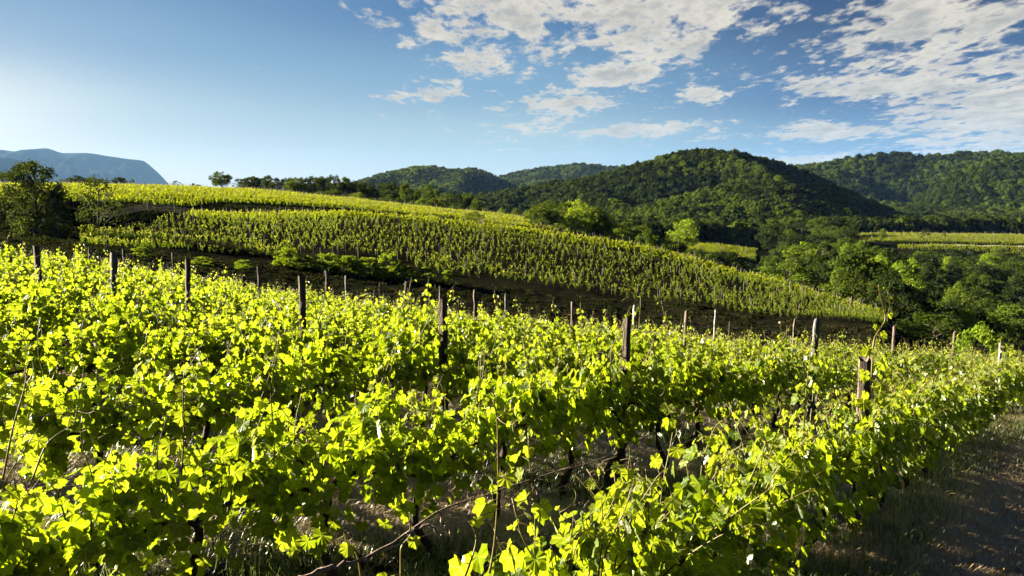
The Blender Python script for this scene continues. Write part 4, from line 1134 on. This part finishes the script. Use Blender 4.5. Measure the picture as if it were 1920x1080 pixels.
wood(34, (1010, 1290), ['acacia', 'tree', 'bright'], (7, 12), 'leafy tree behind the crest of the young vineyard at the centre', 'trees behind the crest of the young vineyard', lambda px: (np.interp(px, [1010, 1290], [205, 190]), np.interp(px, [1010, 1200, 1290], [275, 262, 235])), lambda px, Yd: np.interp(px, [1010, 1100, 1290], [6, 9, 8]), 1)
wood(60, (1280, 1640), ['tree', 'acacia', 'tree', 'dark'], (8, 14), 'crowded tree of the valley wood below the lit meadow', 'trees of the valley wood below the meadow', lambda px: (np.interp(px, [1280, 1640], [185, 150]), np.interp(px, [1280, 1430, 1500], [235, 245, 300])), lambda px, Yd: np.interp(Yd, [150, 230, 300], [11, 13, 10]) * np.interp(px, [1280, 1430, 1500, 1640], [.5, .6, 1.0, 1.1]), 2)
wood(105, (1600, 2080), ['acacia', 'tree', 'tree', 'dark', 'dark', 'bright'], (7, 15), 'crowded tree of the wood filling the valley on the right', 'trees of the wood on the right', lambda px: (np.interp(px, [1600, 1750, 1920], [135, 98, 80]), 328), lambda px, Yd: np.interp(Yd, [80, 150, 230, 328], [9, 12, 13, 6]), 3)
wood(26, (1430, 1590), ['tree', 'dark', 'tree'], (9, 14), 'deep green tree on the rise at the left end of the far terrace', 'trees on the rise by the far terrace', lambda px: (305, 400), lambda px, Yd: 11, 5)
plant('bright', 1845, 610, 88, 120, 'broad light green bush behind the white post at the right edge', name='shrub', cat='bush')
plant('bright', 1600, 492, 152, 95, 'broad sunlit yellow green tree at the foot of the valley wood', var=0)
plant('acacia', 1650, 487, 170, 80, 'sunlit green tree touching the broad yellow green one', var=0)

# ------------------------------------------------------------------ forest on the hills
def forest_crown(seed, mat):
    rg = np.random.default_rng(seed); pos, nr, sz, ag = [], [], [], []
    for _ in range(9):
        c0 = np.array([*rg.normal(0, 1.7, 2), rg.uniform(2.5, 6.5)]); m_ = 44
        d = rg.normal(0, 1, (m_, 3)); d /= np.linalg.norm(d, axis=1)[:, None]
        pos.append(c0 + d * rg.uniform(1.5, 2.4)); nr.append(d + rg.normal(0, .3, (m_, 3))); sz.append(rg.uniform(.9, 1.6, m_)); ag.append(np.full(m_, max(0, rg.normal(.05, .2))))
    V, T, ti, lu = leaves(np.vstack(pos), np.vstack(nr), rg.normal(0, 1, (9 * 44, 3)), np.concatenate(sz), LQ, rg, np.clip(np.concatenate(ag), 0, 1), cup=.5)
    return mesh('forest_crown', V, T, mat, {'tint': ti})


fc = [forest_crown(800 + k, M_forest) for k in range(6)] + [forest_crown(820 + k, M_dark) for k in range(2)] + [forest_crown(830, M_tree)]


def forest(name, hl, n, frac, size, label, seed, tmin=-1.0):
    surf, (u0, u1) = hl; rg = np.random.default_rng(seed)
    u = rg.uniform(u0, u1, n); t_ = -rg.uniform(0, 1, n) ** 1.0 * (frac); t_[: n // 18] = rg.uniform(0, .12, n // 18); t_ = np.clip(t_, tmin, 1)
    x, y, z = surf(u, t_); gzv = H(x, y); keep = z > gzv - 4
    x, y, z, = x[keep], y[keep], z[keep]; n = len(x)
    s = rg.uniform(.55, 1.45, n) * size / 8
    patch = fbm(x / 60, y / 60 + z / 25, 3, seed + 60) + rg.normal(0, .06, n)
    gn_stuff(name, np.stack([x, y, z - .5], 1), np.stack([np.zeros(n), np.zeros(n), rg.uniform(0, 6.28, n)], 1), np.stack([s, s, s * rg.uniform(.8, 1.25, n)], 1), np.where(patch > .52, 8, np.where(patch < .36, rg.integers(6, 8, n), rg.integers(0, 6, n))), fc, label)


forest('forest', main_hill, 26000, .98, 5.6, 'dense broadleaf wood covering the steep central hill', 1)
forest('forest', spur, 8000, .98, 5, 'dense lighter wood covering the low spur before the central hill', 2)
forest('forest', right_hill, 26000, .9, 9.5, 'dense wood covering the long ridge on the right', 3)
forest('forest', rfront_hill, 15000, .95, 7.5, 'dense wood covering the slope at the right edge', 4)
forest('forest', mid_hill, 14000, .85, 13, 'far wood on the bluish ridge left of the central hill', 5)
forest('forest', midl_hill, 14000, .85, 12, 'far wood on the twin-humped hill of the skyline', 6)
# dark valley wood between terrace treeline and the hills
rg = np.random.default_rng(77); vx, vy = [], []
for _ in range(5200):
    px = rg.uniform(640, 1900); Yd = rg.uniform(*( (330, 640) if px < 1400 else (425, 700)))
    if 1180 < px < 1440 and Yd < 350: continue
    x, y = XY(px, Yd); vx.append(x); vy.append(y)
vx, vy = np.array(vx), np.array(vy); n = len(vx)
s = rg.uniform(.8, 1.3, n)
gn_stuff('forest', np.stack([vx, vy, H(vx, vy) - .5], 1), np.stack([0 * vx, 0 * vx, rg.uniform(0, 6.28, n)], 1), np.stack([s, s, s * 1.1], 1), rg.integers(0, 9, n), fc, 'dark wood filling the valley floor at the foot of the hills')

# scrub on the banks
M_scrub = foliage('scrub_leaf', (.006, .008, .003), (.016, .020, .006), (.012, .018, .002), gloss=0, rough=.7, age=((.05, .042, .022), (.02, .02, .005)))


def scrub(seed, dry):
    rg_ = np.random.default_rng(seed); m_ = 90; a_ = rg_.uniform(0, 6.28, m_); r_ = rg_.uniform(0, 1, m_) ** .5
    pos = np.stack([np.cos(a_) * r_ * .8, np.sin(a_) * r_ * .8, rg_.uniform(.02, .55, m_) * (1.05 - r_)], 1)
    V, T, ti, lu = leaves(pos, rg_.normal(0, 1, (m_, 3)), rg_.normal(0, .5, (m_, 3)) + [0, 0, .9], rg_.uniform(.10, .26, m_), LQ, rg_, np.clip(rg_.normal(dry, .25, m_), 0, 1))
    return mesh('scrub', V, T, M_scrub, {'tint': ti})


sb = [scrub(900, .1), scrub(901, .3), scrub(902, .8)]
bx = []
for _ in range(9000):
    px = rg.uniform(-150, 1950)
    if rg.random() < .4:
        px = rg.uniform(-150, 640)
        lo = np.interp(px, [-150, 150, 250, 420, 620], [105, 105, YTOE(-.5) + 26, 161, 177]); hi = np.interp(px, [-150, 100, 200, 420, 620], [138, 140, 146, 180, 196])
        Yd = rg.uniform(lo, hi)
    else: Yd = rg.uniform(42, 112 if px < 1500 else 98)
    bx.append((*XY(px, Yd), rg.uniform(.5, 1.15) * (1.7 if rg.random() < .05 else 1)))
n = len(bx)
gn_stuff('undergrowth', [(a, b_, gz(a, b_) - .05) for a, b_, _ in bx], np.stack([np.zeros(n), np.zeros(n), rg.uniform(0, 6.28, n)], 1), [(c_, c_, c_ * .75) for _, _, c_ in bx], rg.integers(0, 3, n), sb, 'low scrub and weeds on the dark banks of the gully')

# thin mast on the central hill
g_ = Geo(); g_.tube([[0, 0, -4], [0, 0, 11]], [.22, .12], 6); g_.tube([[-.8, 0, 9.6], [.8, 0, 9.6]], .08, 4)
x, y, z = spot(1374, 297, 716); o = ob('radio_mast', g_.mesh('radio_mast', M_stake), None, (x, y, z)); tag(o, 'thin pale mast on top of the central hill', 'mast')

# ------------------------------------------------------------------ haze
bx0 = np.array([[-18200, -18200, -60], [18200, -18200, -60], [18200, 18200, -60], [-18200, 18200, -60]]); V = np.vstack([bx0, bx0 + [0, 0, 790]])
HQ = np.array([[3, 2, 1, 0], [4, 5, 6, 7], [0, 1, 5, 4], [1, 2, 6, 5], [2, 3, 7, 6], [3, 0, 4, 7]])
m, t, out = material('haze')
pv = t.n('ShaderNodeVolumePrincipled'); pv.inputs['Color'].default_value = (.28, .55, 1, 1); pv.inputs['Density'].default_value = 2.0e-5; pv.inputs['Anisotropy'].default_value = 0
t.t.links.new(pv.outputs[0], out.inputs['Volume'])
hz = ob('haze', mesh('haze', V, HQ, m)); tag(hz, 'thin blue evening haze over the valley', kind='stuff')
